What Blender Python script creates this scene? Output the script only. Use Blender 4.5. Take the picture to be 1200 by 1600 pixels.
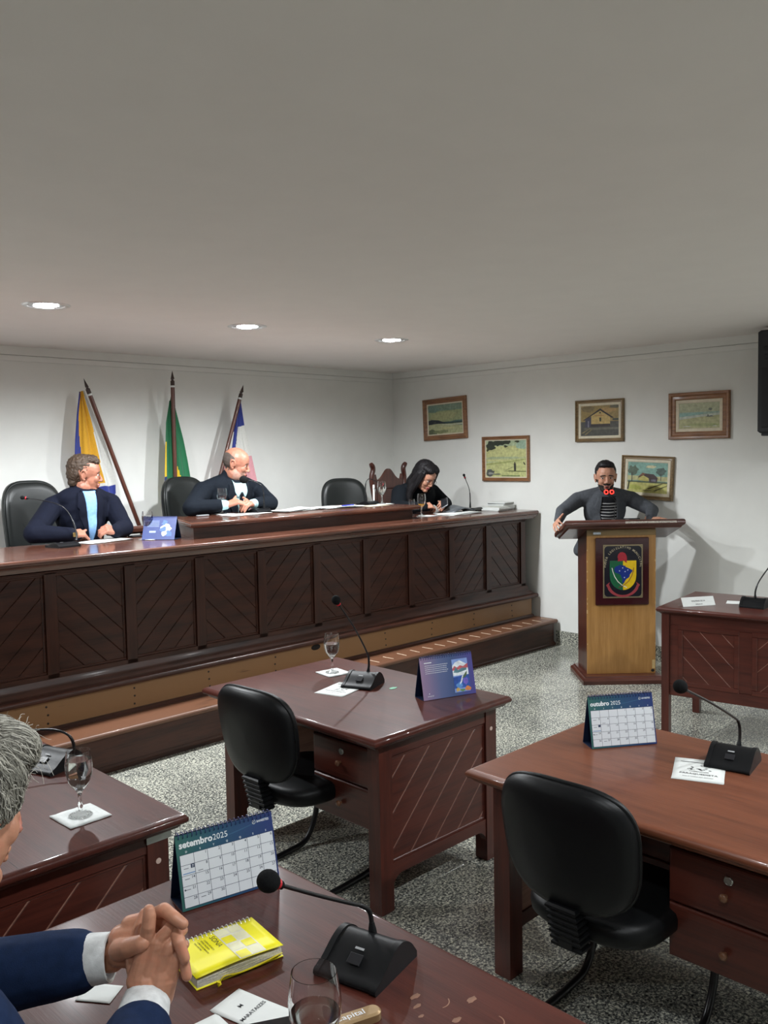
import bpy, bmesh, math, random
import numpy as np
from mathutils import Vector, Matrix, Euler, noise
from mathutils.bvhtree import BVHTree
PI = math.pi
rad = math.radians
for o in list(bpy.data.objects): bpy.data.objects.remove(o)
SC = bpy.context.scene
COL = SC.collection
R = random.Random(7)

# ------------------------------------------------------------------ camera
cam_d = bpy.data.cameras.new('camera'); cam = bpy.data.objects.new('camera', cam_d); COL.objects.link(cam)
cr = Vector((0.711926, -0.702018, -0.018212)); 
yaw, pit, rol = 0.77844963, 0.066033, -0.01825219
F_ = Vector((math.sin(yaw)*math.cos(pit), math.cos(yaw)*math.cos(pit), -math.sin(pit)))
r_ = Vector((math.cos(yaw), -math.sin(yaw), 0)); u_ = r_.cross(F_)
cr = r_*math.cos(rol)+u_*math.sin(rol); cu = -r_*math.sin(rol)+u_*math.cos(rol)
M = Matrix((( cr.x, cu.x, -F_.x, 0), (cr.y, cu.y, -F_.y, 0), (cr.z, cu.z, -F_.z, 1.85), (0, 0, 0, 1)))
cam.matrix_world = M
cam_d.sensor_fit = 'VERTICAL'; cam_d.sensor_height = 36; cam_d.lens = 36*1379.54/1600
cam_d.clip_start = 0.02
SC.camera = cam

# ------------------------------------------------------------------ light and exposure
SC.view_settings.view_transform = 'Standard'; SC.view_settings.look = 'None'
SC.view_settings.gamma = 1; SC.view_settings.use_curve_mapping = False
SC.view_settings.exposure = 0.25
w = bpy.data.worlds.new('world'); SC.world = w; w.use_nodes = True
w.node_tree.nodes['Background'].inputs[0].default_value = (0.9, 0.95, 1, 1)
w.node_tree.nodes['Background'].inputs[1].default_value = 0.05
CEIL = 2.735
LAMPS = [(2.24, 5.0), (3.64, 4.99), (4.95, 4.90), (0.85, 5.0), (-0.55, 5.0),
         (-0.55, 0.3), (0.85, 0.3), (2.24, 0.3), (3.64, 0.3), (4.95, 0.3), (6.3, 0.3)]
LAMP_W = {0: 172, 1: 178, 2: 195, 3: 140, 4: 90, 5: 22, 6: 55, 7: 62, 8: 85, 9: 105, 10: 90}

# ------------------------------------------------------------------ materials
MATS = {}
def nodes(name):
    m = bpy.data.materials.new(name); m.use_nodes = True
    nt = m.node_tree; b = nt.nodes['Principled BSDF']
    return m, nt, b
def coords(nt, scale=(1, 1, 1), rot=(0, 0, 0), kind='Object'):
    tc = nt.nodes.new('ShaderNodeTexCoord'); mp = nt.nodes.new('ShaderNodeMapping')
    nt.links.new(tc.outputs[kind], mp.inputs[0])
    mp.inputs['Scale'].default_value = scale; mp.inputs['Rotation'].default_value = rot
    return mp.outputs[0]
def noise_n(nt, vec, scale, detail=4, rough=.55):
    n = nt.nodes.new('ShaderNodeTexNoise'); nt.links.new(vec, n.inputs['Vector'])
    n.inputs['Scale'].default_value = scale; n.inputs['Detail'].default_value = detail; n.inputs['Roughness'].default_value = rough
    return n.outputs['Fac']
def ramp(nt, fac, stops):
    r = nt.nodes.new('ShaderNodeValToRGB'); nt.links.new(fac, r.inputs[0])
    e = r.color_ramp.elements
    while len(e) < len(stops): e.new(.5)
    for i, (p, c) in enumerate(stops):
        e[i].position = p; e[i].color = (*c, 1)
    return r.outputs[0]
def bump(nt, b, fac, st, dist=.002):
    bn = nt.nodes.new('ShaderNodeBump'); nt.links.new(fac, bn.inputs['Height'])
    bn.inputs['Strength'].default_value = st; bn.inputs['Distance'].default_value = dist
    nt.links.new(bn.outputs[0], b.inputs['Normal'])
def mat(name, col, rough=.5, metal=0, var=.08, nscale=30, bmp=0, coat=0, emit=0, alpha=1, spec=.5, trans=0, ior=1.45, sheen=0, bscale=None):
    if name in MATS: return MATS[name]
    m, nt, b = nodes(name)
    v = coords(nt); f = noise_n(nt, v, nscale)
    c1 = tuple(max(0, x*(1-var)) for x in col); c2 = tuple(min(1, x*(1+var)) for x in col)
    nt.links.new(ramp(nt, f, [(.3, c1), (.7, c2)]), b.inputs['Base Color'])
    b.inputs['Roughness'].default_value = rough; b.inputs['Metallic'].default_value = metal
    b.inputs['Coat Weight'].default_value = coat; b.inputs['Coat Roughness'].default_value = .08
    b.inputs['Specular IOR Level'].default_value = spec
    b.inputs['Transmission Weight'].default_value = trans; b.inputs['IOR'].default_value = ior
    b.inputs['Sheen Weight'].default_value = sheen
    if emit:
        b.inputs['Emission Color'].default_value = (*col, 1); b.inputs['Emission Strength'].default_value = emit
    if bmp: bump(nt, b, noise_n(nt, v, bscale or nscale*4), bmp)
    MATS[name] = m; return m
def wood(name, dark, light, rough=.3, axis=0, coat=.3, scale=1, blot=.35, coatr=.1, bst=.25, spec=.5):
    if name in MATS: return MATS[name]
    m, nt, b = nodes(name)
    s = [9, 9, 9]; s[axis] = .9
    v = coords(nt, tuple(x*scale for x in s))
    f1 = noise_n(nt, v, 3.0, 6, .6)
    s2 = [60, 60, 60]; s2[axis] = 2.2
    v2 = coords(nt, tuple(x*scale for x in s2)); f2 = noise_n(nt, v2, 3.0, 3, .6)
    v3 = coords(nt); f3 = noise_n(nt, v3, 2.2, 2)
    a = nt.nodes.new('ShaderNodeMath'); a.operation = 'MULTIPLY_ADD'
    nt.links.new(f2, a.inputs[0]); a.inputs[1].default_value = .45
    nt.links.new(f1, a.inputs[2])
    a2 = nt.nodes.new('ShaderNodeMath'); a2.operation = 'MULTIPLY_ADD'
    nt.links.new(f3, a2.inputs[0]); a2.inputs[1].default_value = blot; nt.links.new(a.outputs[0], a2.inputs[2])
    nt.links.new(ramp(nt, a2.outputs[0], [(.55+blot*.3, dark), (.98+blot*.4, light)]), b.inputs['Base Color'])
    mr = nt.nodes.new('ShaderNodeMapRange'); nt.links.new(f3, mr.inputs[0])
    mr.inputs['To Min'].default_value = rough*.75; mr.inputs['To Max'].default_value = rough*1.3
    nt.links.new(mr.outputs[0], b.inputs['Roughness'])
    b.inputs['Coat Weight'].default_value = coat; b.inputs['Coat Roughness'].default_value = coatr
    b.inputs['Specular IOR Level'].default_value = spec
    bump(nt, b, f2, bst, .0012)
    MATS[name] = m; return m
MAH = ((.034, .0085, .006), (.085, .022, .014))
MAHL = ((.062, .015, .010), (.125, .034, .022))
def W(kind, axis=0):
    n = kind+'_'+'xyz'[axis]
    if kind == 'mahogany': return wood(n, (.030, .0085, .0062), (.085, .024, .015), .34, axis)
    if kind == 'bench': return wood(n, (.016, .0054, .0034), (.058, .019, .011), .34, axis, coat=.08, spec=.35)
    if kind == 'desk': return wood(n, (.040, .0095, .0068), (.082, .019, .012), .32, axis, coat=.12, spec=.4)
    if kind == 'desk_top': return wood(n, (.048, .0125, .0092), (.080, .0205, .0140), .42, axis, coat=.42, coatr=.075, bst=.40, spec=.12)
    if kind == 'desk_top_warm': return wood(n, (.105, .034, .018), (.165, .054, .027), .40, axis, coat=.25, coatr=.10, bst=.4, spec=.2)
    if kind == 'raw_wood': return wood(n, (.055, .028, .012), (.27, .145, .058), .5, axis, coat=.1, blot=1.0)
    if kind == 'tread': return wood(n, (.036, .014, .008), (.125, .052, .026), .40, axis, coat=.1, blot=.8)
    if kind == 'lectern_ply': return wood(n, (.30, .145, .038), (.43, .225, .068), .38, axis, coat=.25, blot=.1, bst=.1)
    if kind == 'groove': return wood(n, (.20, .09, .06), (.34, .17, .12), .6, axis, coat=0)
def granite(name, k=1):
    if name in MATS: return MATS[name]
    m, nt, b = nodes(name)
    v = coords(nt, kind='Object')
    # world position, so neighbouring tiles differ
    g = nt.nodes.new('ShaderNodeNewGeometry'); v = g.outputs['Position']
    f1 = noise_n(nt, v, 95, 5, .75); f2 = noise_n(nt, v, 1.7, 3)
    vo = nt.nodes.new('ShaderNodeTexVoronoi'); nt.links.new(v, vo.inputs['Vector']); vo.inputs['Scale'].default_value = 150
    a = nt.nodes.new('ShaderNodeMath'); a.operation = 'MULTIPLY_ADD'
    nt.links.new(f2, a.inputs[0]); a.inputs[1].default_value = .16; nt.links.new(f1, a.inputs[2])
    a2 = nt.nodes.new('ShaderNodeMath'); a2.operation = 'MULTIPLY_ADD'
    sp = nt.nodes.new('ShaderNodeSeparateColor'); nt.links.new(vo.outputs['Color'], sp.inputs[0])
    nt.links.new(sp.outputs[0], a2.inputs[0]); a2.inputs[1].default_value = .16; nt.links.new(a.outputs[0], a2.inputs[2])
    c = ramp(nt, a2.outputs[0], [(.50, (.016*k, .018*k, .02*k)), (.60, (.10*k, .105*k, .10*k)), (.67, (.22*k, .225*k, .20*k)), (.78, (.72*k, .71*k, .58*k))])
    nt.links.new(c, b.inputs['Base Color'])
    b.inputs['Roughness'].default_value = .16
    b.inputs['Specular IOR Level'].default_value = .5
    MATS[name] = m; return m
def glass(name='clear_glass'):
    return mat(name, (1, 1, 1), rough=0.0, trans=1, ior=1.48, var=0)

# ------------------------------------------------------------------ mesh helpers
class MB:
    def __init__(s): s.v = []; s.f = []; s.m = []; s.mi = 0
    def add(s, vs, fs, T=None):
        n = len(s.v)
        s.v += [tuple(T @ Vector(v)) if T else tuple(v) for v in vs]
        s.f += [tuple(i+n for i in f) for f in fs]; s.m += [s.mi]*len(fs); return s
    def box(s, x0, x1, y0, y1, z0, z1, T=None):
        vs = [(x, y, z) for z in (z0, z1) for y in (y0, y1) for x in (x0, x1)]
        return s.add(vs, [(0, 2, 3, 1), (4, 5, 7, 6), (0, 1, 5, 4), (2, 6, 7, 3), (0, 4, 6, 2), (1, 3, 7, 5)], T)
    def bbox(s, x0, x1, y0, y1, z0, z1, b=.004, T=None):      # box with bevelled edges
        b = min(b, (x1-x0)*.45, (y1-y0)*.45, (z1-z0)*.45)
        return s.rings([((x0, x1, y0, y1), b, z0), ((x0, x1, y0, y1), 0, z0+b), ((x0, x1, y0, y1), 0, z1-b), ((x0, x1, y0, y1), b, z1)], T)
    def rings(s, rs, T=None):                                   # rectangles, inset, at heights
        vs = []
        for (x0, x1, y0, y1), i, z in rs: vs += [(x0+i, y0+i, z), (x1-i, y0+i, z), (x1-i, y1-i, z), (x0+i, y1-i, z)]
        fs = [(3, 2, 1, 0)]
        for k in range(len(rs)-1):
            for j in range(4): fs.append((k*4+j, k*4+(j+1) % 4, k*4+4+(j+1) % 4, k*4+4+j))
        n = (len(rs)-1)*4; fs.append((n, n+1, n+2, n+3))
        return s.add(vs, fs, T)
    def slab(s, x0, x1, y0, y1, prof, T=None):                  # moulded slab, prof = [(inset, z)]
        return s.rings([((x0, x1, y0, y1), i, z) for i, z in prof+[(prof[-1][0]+.004, prof[-1][1])]], T)
    def prism(s, poly, z0, z1, T=None, bev=0):
        n = len(poly)
        if bev:
            c = Vector((sum(p[0] for p in poly)/n, sum(p[1] for p in poly)/n))
            ins = inset(poly, bev)
            L = [(poly, z0), (poly, z1-bev), (ins, z1)]
        else: L = [(poly, z0), (poly, z1)]
        vs = [(p[0], p[1], z) for P, z in L for p in P]
        fs = [tuple(range(n-1, -1, -1))]
        for k in range(len(L)-1):
            for j in range(n): fs.append((k*n+j, k*n+(j+1) % n, k*n+n+(j+1) % n, k*n+n+j))
        fs.append(tuple(range((len(L)-1)*n, len(L)*n)))
        return s.add(vs, fs, T)
    def lathe(s, prof, n=24, T=None, cap=True):
        vs = []; fs = []
        for r, z in prof:
            for k in range(n): a = 2*PI*k/n; vs.append((r*math.cos(a), r*math.sin(a), z))
        for i in range(len(prof)-1):
            for k in range(n): fs.append((i*n+k, i*n+(k+1) % n, (i+1)*n+(k+1) % n, (i+1)*n+k))
        if cap:
            if prof[0][0] > 1e-6: fs.append(tuple(range(n-1, -1, -1)))
            if prof[-1][0] > 1e-6: fs.append(tuple(range((len(prof)-1)*n, len(prof)*n)))
        return s.add(vs, fs, T)
    def tube(s, pts, r, n=8, T=None, closed=False):
        pts = [Vector(p) for p in pts]; m = len(pts); vs = []; fs = []
        rr = r if hasattr(r, '__len__') else [r]*m
        up = None
        for i, p in enumerate(pts):
            if closed: t = pts[(i+1) % m]-pts[i-1]
            else: t = pts[min(i+1, m-1)]-pts[max(i-1, 0)]
            if t.length < 1e-9: t = Vector((0, 0, 1))
            t.normalize()
            if up is None:
                up = Vector((0, 0, 1)) if abs(t.z) < .9 else Vector((1, 0, 0))
            a = (up-t*up.dot(t)); 
            if a.length < 1e-6: a = t.orthogonal()
            a.normalize(); b = t.cross(a); up = a
            for k in range(n):
                q = 2*PI*k/n; vs.append(p+(a*math.cos(q)+b*math.sin(q))*rr[i])
        for i in range(m if closed else m-1):
            j = (i+1) % m
            for k in range(n): fs.append((i*n+k, i*n+(k+1) % n, j*n+(k+1) % n, j*n+k))
        if not closed:
            fs.append(tuple(range(n-1, -1, -1))); fs.append(tuple(range((m-1)*n, m*n)))
        return s.add(vs, fs, T)
    def ell(s, c, r, T=None, rot=None, nu=20, nv=12):
        vs = []; fs = []
        Rm = Euler(rot).to_matrix() if rot else Matrix.Identity(3)
        c = Vector(c)
        for i in range(nv+1):
            th = PI*i/nv
            for k in range(nu):
                a = 2*PI*k/nu
                vs.append(c+Rm @ Vector((r[0]*math.sin(th)*math.cos(a), r[1]*math.sin(th)*math.sin(a), r[2]*math.cos(th))))
        for i in range(nv):
            for k in range(nu): fs.append((i*nu+k, (i+1)*nu+k, (i+1)*nu+(k+1) % nu, i*nu+(k+1) % nu))
        return s.add(vs, fs, T)
    def cap(s, p0, r0, p1, r1, T=None, n=14):                   # tapered capsule
        p0 = Vector(p0); p1 = Vector(p1); d = p1-p0; L = d.length
        if L < 1e-6: return s.ell(p0, (r0, r0, r0), T)
        q = d.to_track_quat('Z', 'Y').to_matrix()
        prof = []
        for i in range(6): a = -PI/2+PI/2*i/5; prof.append((r0*math.cos(a), r0*math.sin(a)))
        for i in range(6): a = PI/2*i/5; prof.append((r1*math.cos(a), L+r1*math.sin(a)))
        vs = []; fs = []
        for r, z in prof:
            for k in range(n): a = 2*PI*k/n; vs.append(p0+q @ Vector((max(r, 1e-5)*math.cos(a), max(r, 1e-5)*math.sin(a), z)))
        m = len(prof)
        for i in range(m-1):
            for k in range(n): fs.append((i*n+k, i*n+(k+1) % n, (i+1)*n+(k+1) % n, (i+1)*n+k))
        fs.append(tuple(range(n-1, -1, -1))); fs.append(tuple(range((m-1)*n, m*n)))
        return s.add(vs, fs, T)
    def grid(s, P, T=None):                                     # P[i][j] points
        n = len(P); m = len(P[0]); vs = [q for r in P for q in r]
        return s.add(vs, [(i*m+j, i*m+j+1, (i+1)*m+j+1, (i+1)*m+j) for i in range(n-1) for j in range(m-1)], T)
    def mesh(s, name, mats, smooth=0):
        me = bpy.data.meshes.new(name); me.from_pydata([tuple(v) for v in s.v], [], s.f)
        if not isinstance(mats, (list, tuple)): mats = [mats]
        for m in mats: me.materials.append(m)
        me.polygons.foreach_set('material_index', s.m)
        bm = bmesh.new(); bm.from_mesh(me); bmesh.ops.recalc_face_normals(bm, faces=bm.faces[:])
        if smooth:
            lim = rad(smooth)
            for f in bm.faces: f.smooth = True
            for e in bm.edges:
                if len(e.link_faces) == 2 and e.calc_face_angle(0) > lim: e.smooth = False
        bm.to_mesh(me); bm.free(); me.update(); return me
    def build(s, name, mats, parent=None, smooth=0, label=None, loc=None):
        return link(name, s.mesh(name, mats, smooth), parent, label, loc)
def inset(poly, d):
    n = len(poly); out = []
    A = sum(poly[i][0]*poly[(i+1) % n][1]-poly[(i+1) % n][0]*poly[i][1] for i in range(n))
    sg = 1 if A > 0 else -1
    for i in range(n):
        a = Vector(poly[i-1][:2]); b = Vector(poly[i][:2]); c = Vector(poly[(i+1) % n][:2])
        e1 = (b-a).normalized(); e2 = (c-b).normalized()
        n1 = Vector((-e1.y, e1.x))*sg; n2 = Vector((-e2.y, e2.x))*sg
        k = n1+n2; q = k.length_squared
        out.append(tuple(b+k*(2*d/q if q > .3 else d)) if q > .05 else tuple(b))
    return out
def clip(poly, nx, ny, c):                                      # keep nx*x+ny*y<=c
    out = []
    for i in range(len(poly)):
        a, b = poly[i-1], poly[i]
        da, db = nx*a[0]+ny*a[1]-c, nx*b[0]+ny*b[1]-c
        if (da <= 0) != (db <= 0): t = da/(da-db); out.append((a[0]+(b[0]-a[0])*t, a[1]+(b[1]-a[1])*t))
        if db <= 0: out.append(b)
    return out
def area(p): return abs(sum(p[i-1][0]*p[i][1]-p[i][0]*p[i-1][1] for i in range(len(p)))/2) if len(p) > 2 else 0
def link(name, data, parent=None, label=None, loc=None):
    o = bpy.data.objects.new(name, data); COL.objects.link(o)
    if parent: o.parent = parent
    if label: o['label'] = label
    if loc: o.location = loc
    return o
def thing(name, label, cat, loc=(0, 0, 0), rz=0, group=None, rot=None):
    o = bpy.data.objects.new(name, None); COL.objects.link(o); o.empty_display_size = .1
    o.location = loc; o.rotation_euler = rot or (0, 0, rz)
    o['label'] = label; o['category'] = cat
    if group: o['group'] = group
    return o
def tag(o, label, cat, group=None):
    o['label'] = label; o['category'] = cat
    if group: o['group'] = group
    return o
def struct(o): o['kind'] = 'structure'; return o
def TR(x=0, y=0, z=0, rx=0, ry=0, rz=0): return Matrix.Translation((x, y, z)) @ Euler((rx, ry, rz)).to_matrix().to_4x4()
def bez(pts, n=8):                                              # Catmull-Rom through points
    P = [Vector(p) for p in pts]; P = [P[0]*2-P[1]]+P+[P[-1]*2-P[-2]]; out = []
    for i in range(1, len(P)-2):
        for k in range(n):
            t = k/n; a, b, c, d = P[i-1:i+3]
            out.append(.5*((2*b)+(c-a)*t+(2*a-5*b+4*c-d)*t*t+(3*b-a-3*c+d)*t**3))
    out.append(P[-2]); return out
_tc = {}
def text_tris(s, size=1, align='LEFT', off=0, sx=1):
    k = (s, align, off)
    if k not in _tc:
        cu_ = bpy.data.curves.new('t', 'FONT'); cu_.body = s; cu_.align_x = align; cu_.offset = off; cu_.resolution_u = 2
        o = bpy.data.objects.new('t', cu_); COL.objects.link(o)
        me = o.to_mesh()
        _tc[k] = ([tuple(v.co) for v in me.vertices], [tuple(p.vertices) for p in me.polygons])
        o.to_mesh_clear(); bpy.data.objects.remove(o); bpy.data.curves.remove(cu_)
    vs, fs = _tc[k]
    return [(x*size*sx, y*size, 0) for x, y, z in vs], fs
def put_text(mb, s, T, size, align='LEFT', off=0, sx=1):
    vs, fs = text_tris(s, size, align, off, sx); mb.add(vs, fs, T)
def copy_thing(root, loc, rz, label):
    r = root.copy(); COL.objects.link(r); r.location = loc; r.rotation_euler = (0, 0, rz); r['label'] = label
    for ch in root.children:
        c = ch.copy(); COL.objects.link(c); c.parent = r
        for g in ch.children:
            d = g.copy(); COL.objects.link(d); d.parent = c
    return r

# ------------------------------------------------------------------ room
white = mat('wall_paint', (.77, .775, .74), .65, var=.02, nscale=6, bmp=.05)
ceilm = mat('ceiling_paint', (.84, .805, .77), .7, var=.015, nscale=4, bmp=.04)
XR, YB = 7.03, 6.95
X0, Y0 = -2.2, -2.6
m = MB(); m.box(X0, XR, YB, YB+.15, 0, CEIL+.1); struct(m.build('wall_back', white))
m = MB(); m.box(XR, XR+.15, Y0, YB+.15, 0, CEIL+.1); struct(m.build('wall_right', white))
m = MB(); m.box(X0-.15, X0, Y0, YB+.15, 0, CEIL+.1); struct(m.build('wall_left', white))
m = MB(); m.box(X0-.15, XR+.15, Y0-.15, Y0, 0, CEIL+.1); struct(m.build('wall_front', white))
m = MB(); m.box(X0-.1, XR+.1, Y0-.1, YB+.1, CEIL, CEIL+.1); struct(m.build('ceiling', ceilm))
floor = MB().box(X0, XR, Y0, YB, -.1, -.004).build('floor', mat('grout', (.34, .33, .29), .7)); struct(floor)
gr = granite('granite'); TS = .38; tm = MB().bbox(-TS/2+.0014, TS/2-.0014, -TS/2+.0014, TS/2-.0014, -.006, 0, .0008).mesh('tile', gr)
xs = [2.60+TS*k for k in range(-4, 12)]; ys = [2.515+TS*k for k in range(-7, 7)]
for x in xs[:-1]:
    for y in ys[:-1]:
        if y+TS > 4.83: continue
        if x+TS > XR+.01: continue
        o = link('tile', tm, floor); o.location = (x+TS/2, y+TS/2, R.uniform(-.0004, .0004))
mm = MB()
mm.box(xs[-1], XR, ys[0], 4.95, -.05, -.0005); mm.box(xs[0], xs[-1], ys[-2], 4.95, -.05, -.0005) if ys[-1] > 4.83 else mm.box(xs[0], xs[-1], ys[-1], 4.95, -.05, -.0005)
mm.box(X0, xs[0], Y0, YB, -.05, -.0005); mm.box(xs[0], XR, Y0, ys[0], -.05, -.0005); mm.box(xs[0], XR, 4.95, YB, -.05, -.0005)
f_rest = mm.build('floor_margin', gr, floor); f_rest['kind'] = 'stuff'
# crown strip and granite skirting
def strip(name, pts, mt): o = MB(); [o.box(*p) for p in pts]; return struct(o.build(name, mt))
strip('trim_1', [(X0, XR, YB-.014, YB, 2.622, 2.664), (X0, XR, YB-.020, YB, 2.668, CEIL)], white)
strip('trim_2', [(XR-.014, XR, Y0, YB, 2.622, 2.664), (XR-.020, XR, Y0, YB, 2.668, CEIL)], white)
strip('baseboard_right', [(XR-.018, XR, Y0, 4.80, 0, .135)], gr)

# ------------------------------------------------------------------ ceiling lights
lm_frame = mat('lamp_rim', (.75, .75, .75), .3, metal=.6)
lm_emit = mat('lamp_glow', (.93, .97, 1.0), .5, emit=30, var=0)
lm_refl = mat('lamp_reflector', (.85, .87, .9), .18, metal=.8)
OUT = {3: 'left end of the bench', 4: 'bench by the left wall', 5: 'space left of the photographer', 6: 'photographer', 7: 'near end of the right desk', 8: 'aisle before the clerk desk', 9: 'near end of the clerk desk', 10: 'right wall side near the photographer'}
lab = {0: 'round recessed ceiling downlight above the man in navy jacket, leftmost of the three', 1: 'round recessed ceiling downlight above the bald man, middle of the three', 2: 'round recessed ceiling downlight nearest the room corner, rightmost of the three'}
for i, (x, y) in enumerate(LAMPS):
    t = thing('ceiling_light', lab.get(i) or 'round recessed ceiling downlight outside the photo, over the '+OUT[i], 'ceiling light', (x, y, CEIL), 0, 'round ceiling downlights')
    m = MB(); m.lathe([(.100, 0), (.100, -.002), (.104, -.006), (.122, -.007), (.132, -.003), (.134, 0)], 40, cap=False); m.build('rim', lm_frame, t, 40)
    m = MB(); m.lathe([(.0995, -.001), (.0995, -.003), (.0001, -.0032)], 40, cap=False); m.build('reflector', lm_refl, t, 40)
    for k in range(2):
        m = MB(); m.ell((0, (k-.5)*.07, -.005), (.062, .020, .008)); m.build('bulb', lm_emit, t, 40)
    ld = bpy.data.lights.new('lamp', 'SPOT'); ld.energy = LAMP_W[i]; ld.shadow_soft_size = .05; ld.color = (.93, .97, 1.0)
    ld.spot_size = rad(172); ld.spot_blend = .65
    lo = link('lamp', ld, t); lo.location = (0, 0, -.03)

# ------------------------------------------------------------------ platform steps
dk = lambda a: W('bench', a)
st = thing('platform_steps', 'long two-step dark wooden platform under the councillors bench, worn lower tread', 'platform', (0, 0, 0))
XE = 6.995; XL = -1.2
m = MB(); m.box(XL, XE-.02, 4.80, 5.05, 0, .215); m.build('lower_riser', dk(0), st)
m = MB(); m.rings([((XL, XE, 4.79, 5.04), 0, 0), ((XL, XE, 4.79, 5.04), 0, .018), ((XL, XE, 4.79, 5.04), .006, .024), ((XL, XE-.01, 4.785, 5.04), .012, .04)]); m.build('base_moulding', dk(0), st)
def nosing(y0, y1, zt, h, name, mt, x0=XL, x1=XE):
    m = MB(); pr = []
    for k in range(9): a = -PI/2+PI*k/8; pr.append((y0+h/2-math.cos(a)*h/2, zt-h/2+math.sin(a)*h/2))
    pr = [(y1, zt-h)]+pr+[(y1, zt)]
    n = len(pr); vs = [(x, y, z) for x in (x0, x1) for y, z in pr]
    fs = [tuple(range(n)), tuple(range(2*n-1, n-1, -1))]+[(i, i+n, (i+1) % n+n, (i+1) % n) for i in range(n)]
    m.add(vs, fs); return m.build(name, mt, st, 50)
nosing(4.765, 5.06, .250, .036, 'lower_tread', W('tread', 0))
# worn anti-slip strips let into the tread
cream = mat('worn_strip', (.55, .42, .30), .6, var=.25)
sm_ = MB().bbox(-.004, .004, -.055, .055, 0, .003, .001).mesh('tread_strip', cream)
k = 0; x = 4.05
while x < 6.95:
    o = link('tread_strip', sm_, st); o.location = (x, 4.86, .2495); o.rotation_euler = (0, 0, rad(4)*math.sin(k*1.7)); x += .152; k += 1
m = MB(); m.box(XL, XE-.04, 5.04, 5.12, .25, .440)
m.build('upper_riser', W('raw_wood', 0), st)
m = MB(); m.rings([((XL, XE-.03, 5.018, 5.1), 0, .25), ((XL, XE-.03, 5.018, 5.1), 0, .262), ((XL, XE-.03, 5.03, 5.1), 0, .275)]); m.build('riser_moulding', dk(0), st)
scr = mat('screw_dark', (.02, .014, .01), .5)
sc_me = MB().lathe([(.0065, 0), (.0065, .003), (.003, .004)], 10).mesh('screw', scr, 40)
x = 1.6
while x < 6.95:
    for z in (.30, .35, .40):
        o = link('screw', sc_me, st); o.location = (x+R.uniform(-.006, .006), 5.041, z); o.rotation_euler = (PI/2, 0, 0)
    x += .56
m = MB(); m.ell((4.225, 5.040, .408), (.045, .003, .022)); m.build('broken_notch', mat('notch_black', (.008, .006, .005), .8), st, 60)
nosing(4.985, 5.13, .475, .036, 'upper_tread', dk(0))
m = MB(); m.box(XL, XE-.03, 5.10, YB-.002, .25, .474); m.build('platform_deck', dk(0), st)

# ------------------------------------------------------------------ councillors bench
BZ = 1.282
bench = thing('council_bench', 'long dark mahogany councillors bench with diagonal-plank front panels, on the platform', 'bench', (0, 0, 0))
BX0, BX1 = -.35, 6.885
m = MB(); m.box(BX0, BX1, 5.085, 5.14, .475, BZ-.05); m.box(BX1-.05, BX1, 5.085, 5.75, .475, BZ-.05); m.build('carcass', dk(0), bench)
m = MB(); R4 = (BX0, 6.995-.05, 5.02, 5.3)
m.rings([(R4, -.0, .475), (R4, 0, .490), (R4, .008, .500), (R4, .022, .515), (R4, .026, .53), (R4, .036, .555), (R4, .044, .56)]); m.build('base_moulding', dk(0), bench, 30)
prof = [(.030, BZ-.075), (.022, BZ-.06), (.012, BZ-.045), (.012, BZ-.040), (.003, BZ-.034), (0, BZ-.022), (.003, BZ-.008), (.010, BZ)]
m = MB(); m.slab(BX0, 6.995, 4.975, 5.86, prof); m.build('bench_top', wood('bench_top_x', (.045, .016, .010), (.115, .042, .025), .22, 0, coat=.5), bench, 50)
PZ0, PZ1 = .585, 1.175; PWd = .443; PP = .5137
def planks_diag(w, h, step, sgn):
    ps = []; rect = [(0, 0), (w, 0), (w, h), (0, h)]; g = .0016; n = int((w+h)/step)+2
    for k in range(-1, n):
        c0, c1 = k*step+.03, (k+1)*step+.03
        if sgn > 0: a = clip(rect, 1, 1, c1-g); a = clip(a, -1, -1, -(c0+g)) if len(a) > 2 else []
        else: a = clip(rect, -1, 1, c1-g-w); a = clip(a, 1, -1, -(c0+g-w)) if len(a) > 2 else []
        if area(a) > 1e-4: ps.append(a)
    return ps
TF = Matrix(((1, 0, 0, 0), (0, 0, -1, 0), (0, 1, 0, 0), (0, 0, 0, 1)))     # xy -> xz, z -> -y (front faces -y)
bp = {}
for s in (1, -1):
    bp[s] = [MB().prism(p, 0, .009, TF, .0025).mesh('plank', W('bench', 0)) for p in planks_diag(PWd, PZ1-PZ0, .147, s)]
# stiles and rails of the front
stm = MB()
stm.bbox(-.035, .035, 0, .03, PZ0-.03, PZ1+.03, .003); stile = stm.mesh('stile', dk(2))
mold = MB()
for rct in ((-.004, .012, 0), ):
    pass
def frame_mb(w, h, t=.014, d=.016):          # small raised mould around an opening, front faces -y
    m = MB()
    for (x0, x1, z0, z1) in ((-t*.2, w+t*.2, -t*.2, t), (-t*.2, w+t*.2, h-t, h+t*.2), (-t*.2, t, t, h-t), (w-t, w+t*.2, t, h-t)):
        m.bbox(x0, x1, z0, z1, 0, d, .004, TF)
    return m
mold = frame_mb(PWd, PZ1-PZ0).mesh('panel_mould', dk(0))
k = 0
while True:
    x0 = 6.362-PP*k
    if x0 < BX0: break
    s = 1 if k % 2 == 0 else -1
    o = link('panel_mould', mold, bench); o.location = (x0, 5.085, PZ0)
    for me in bp[s]: o = link('plank', me, bench); o.location = (x0, 5.086, PZ0)
    o = link('stile', stile, bench); o.location = (x0-.035, 5.056, 0)
    k += 1
o = link('stile', stile, bench); o.location = (6.362+PWd+.045, 5.056, 0)
m = MB(); m.bbox(BX0, BX1, 5.056, 5.086, .553, PZ0, .003); m.bbox(BX0, BX1, 5.056, 5.086, PZ1, BZ-.07, .003)
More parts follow.
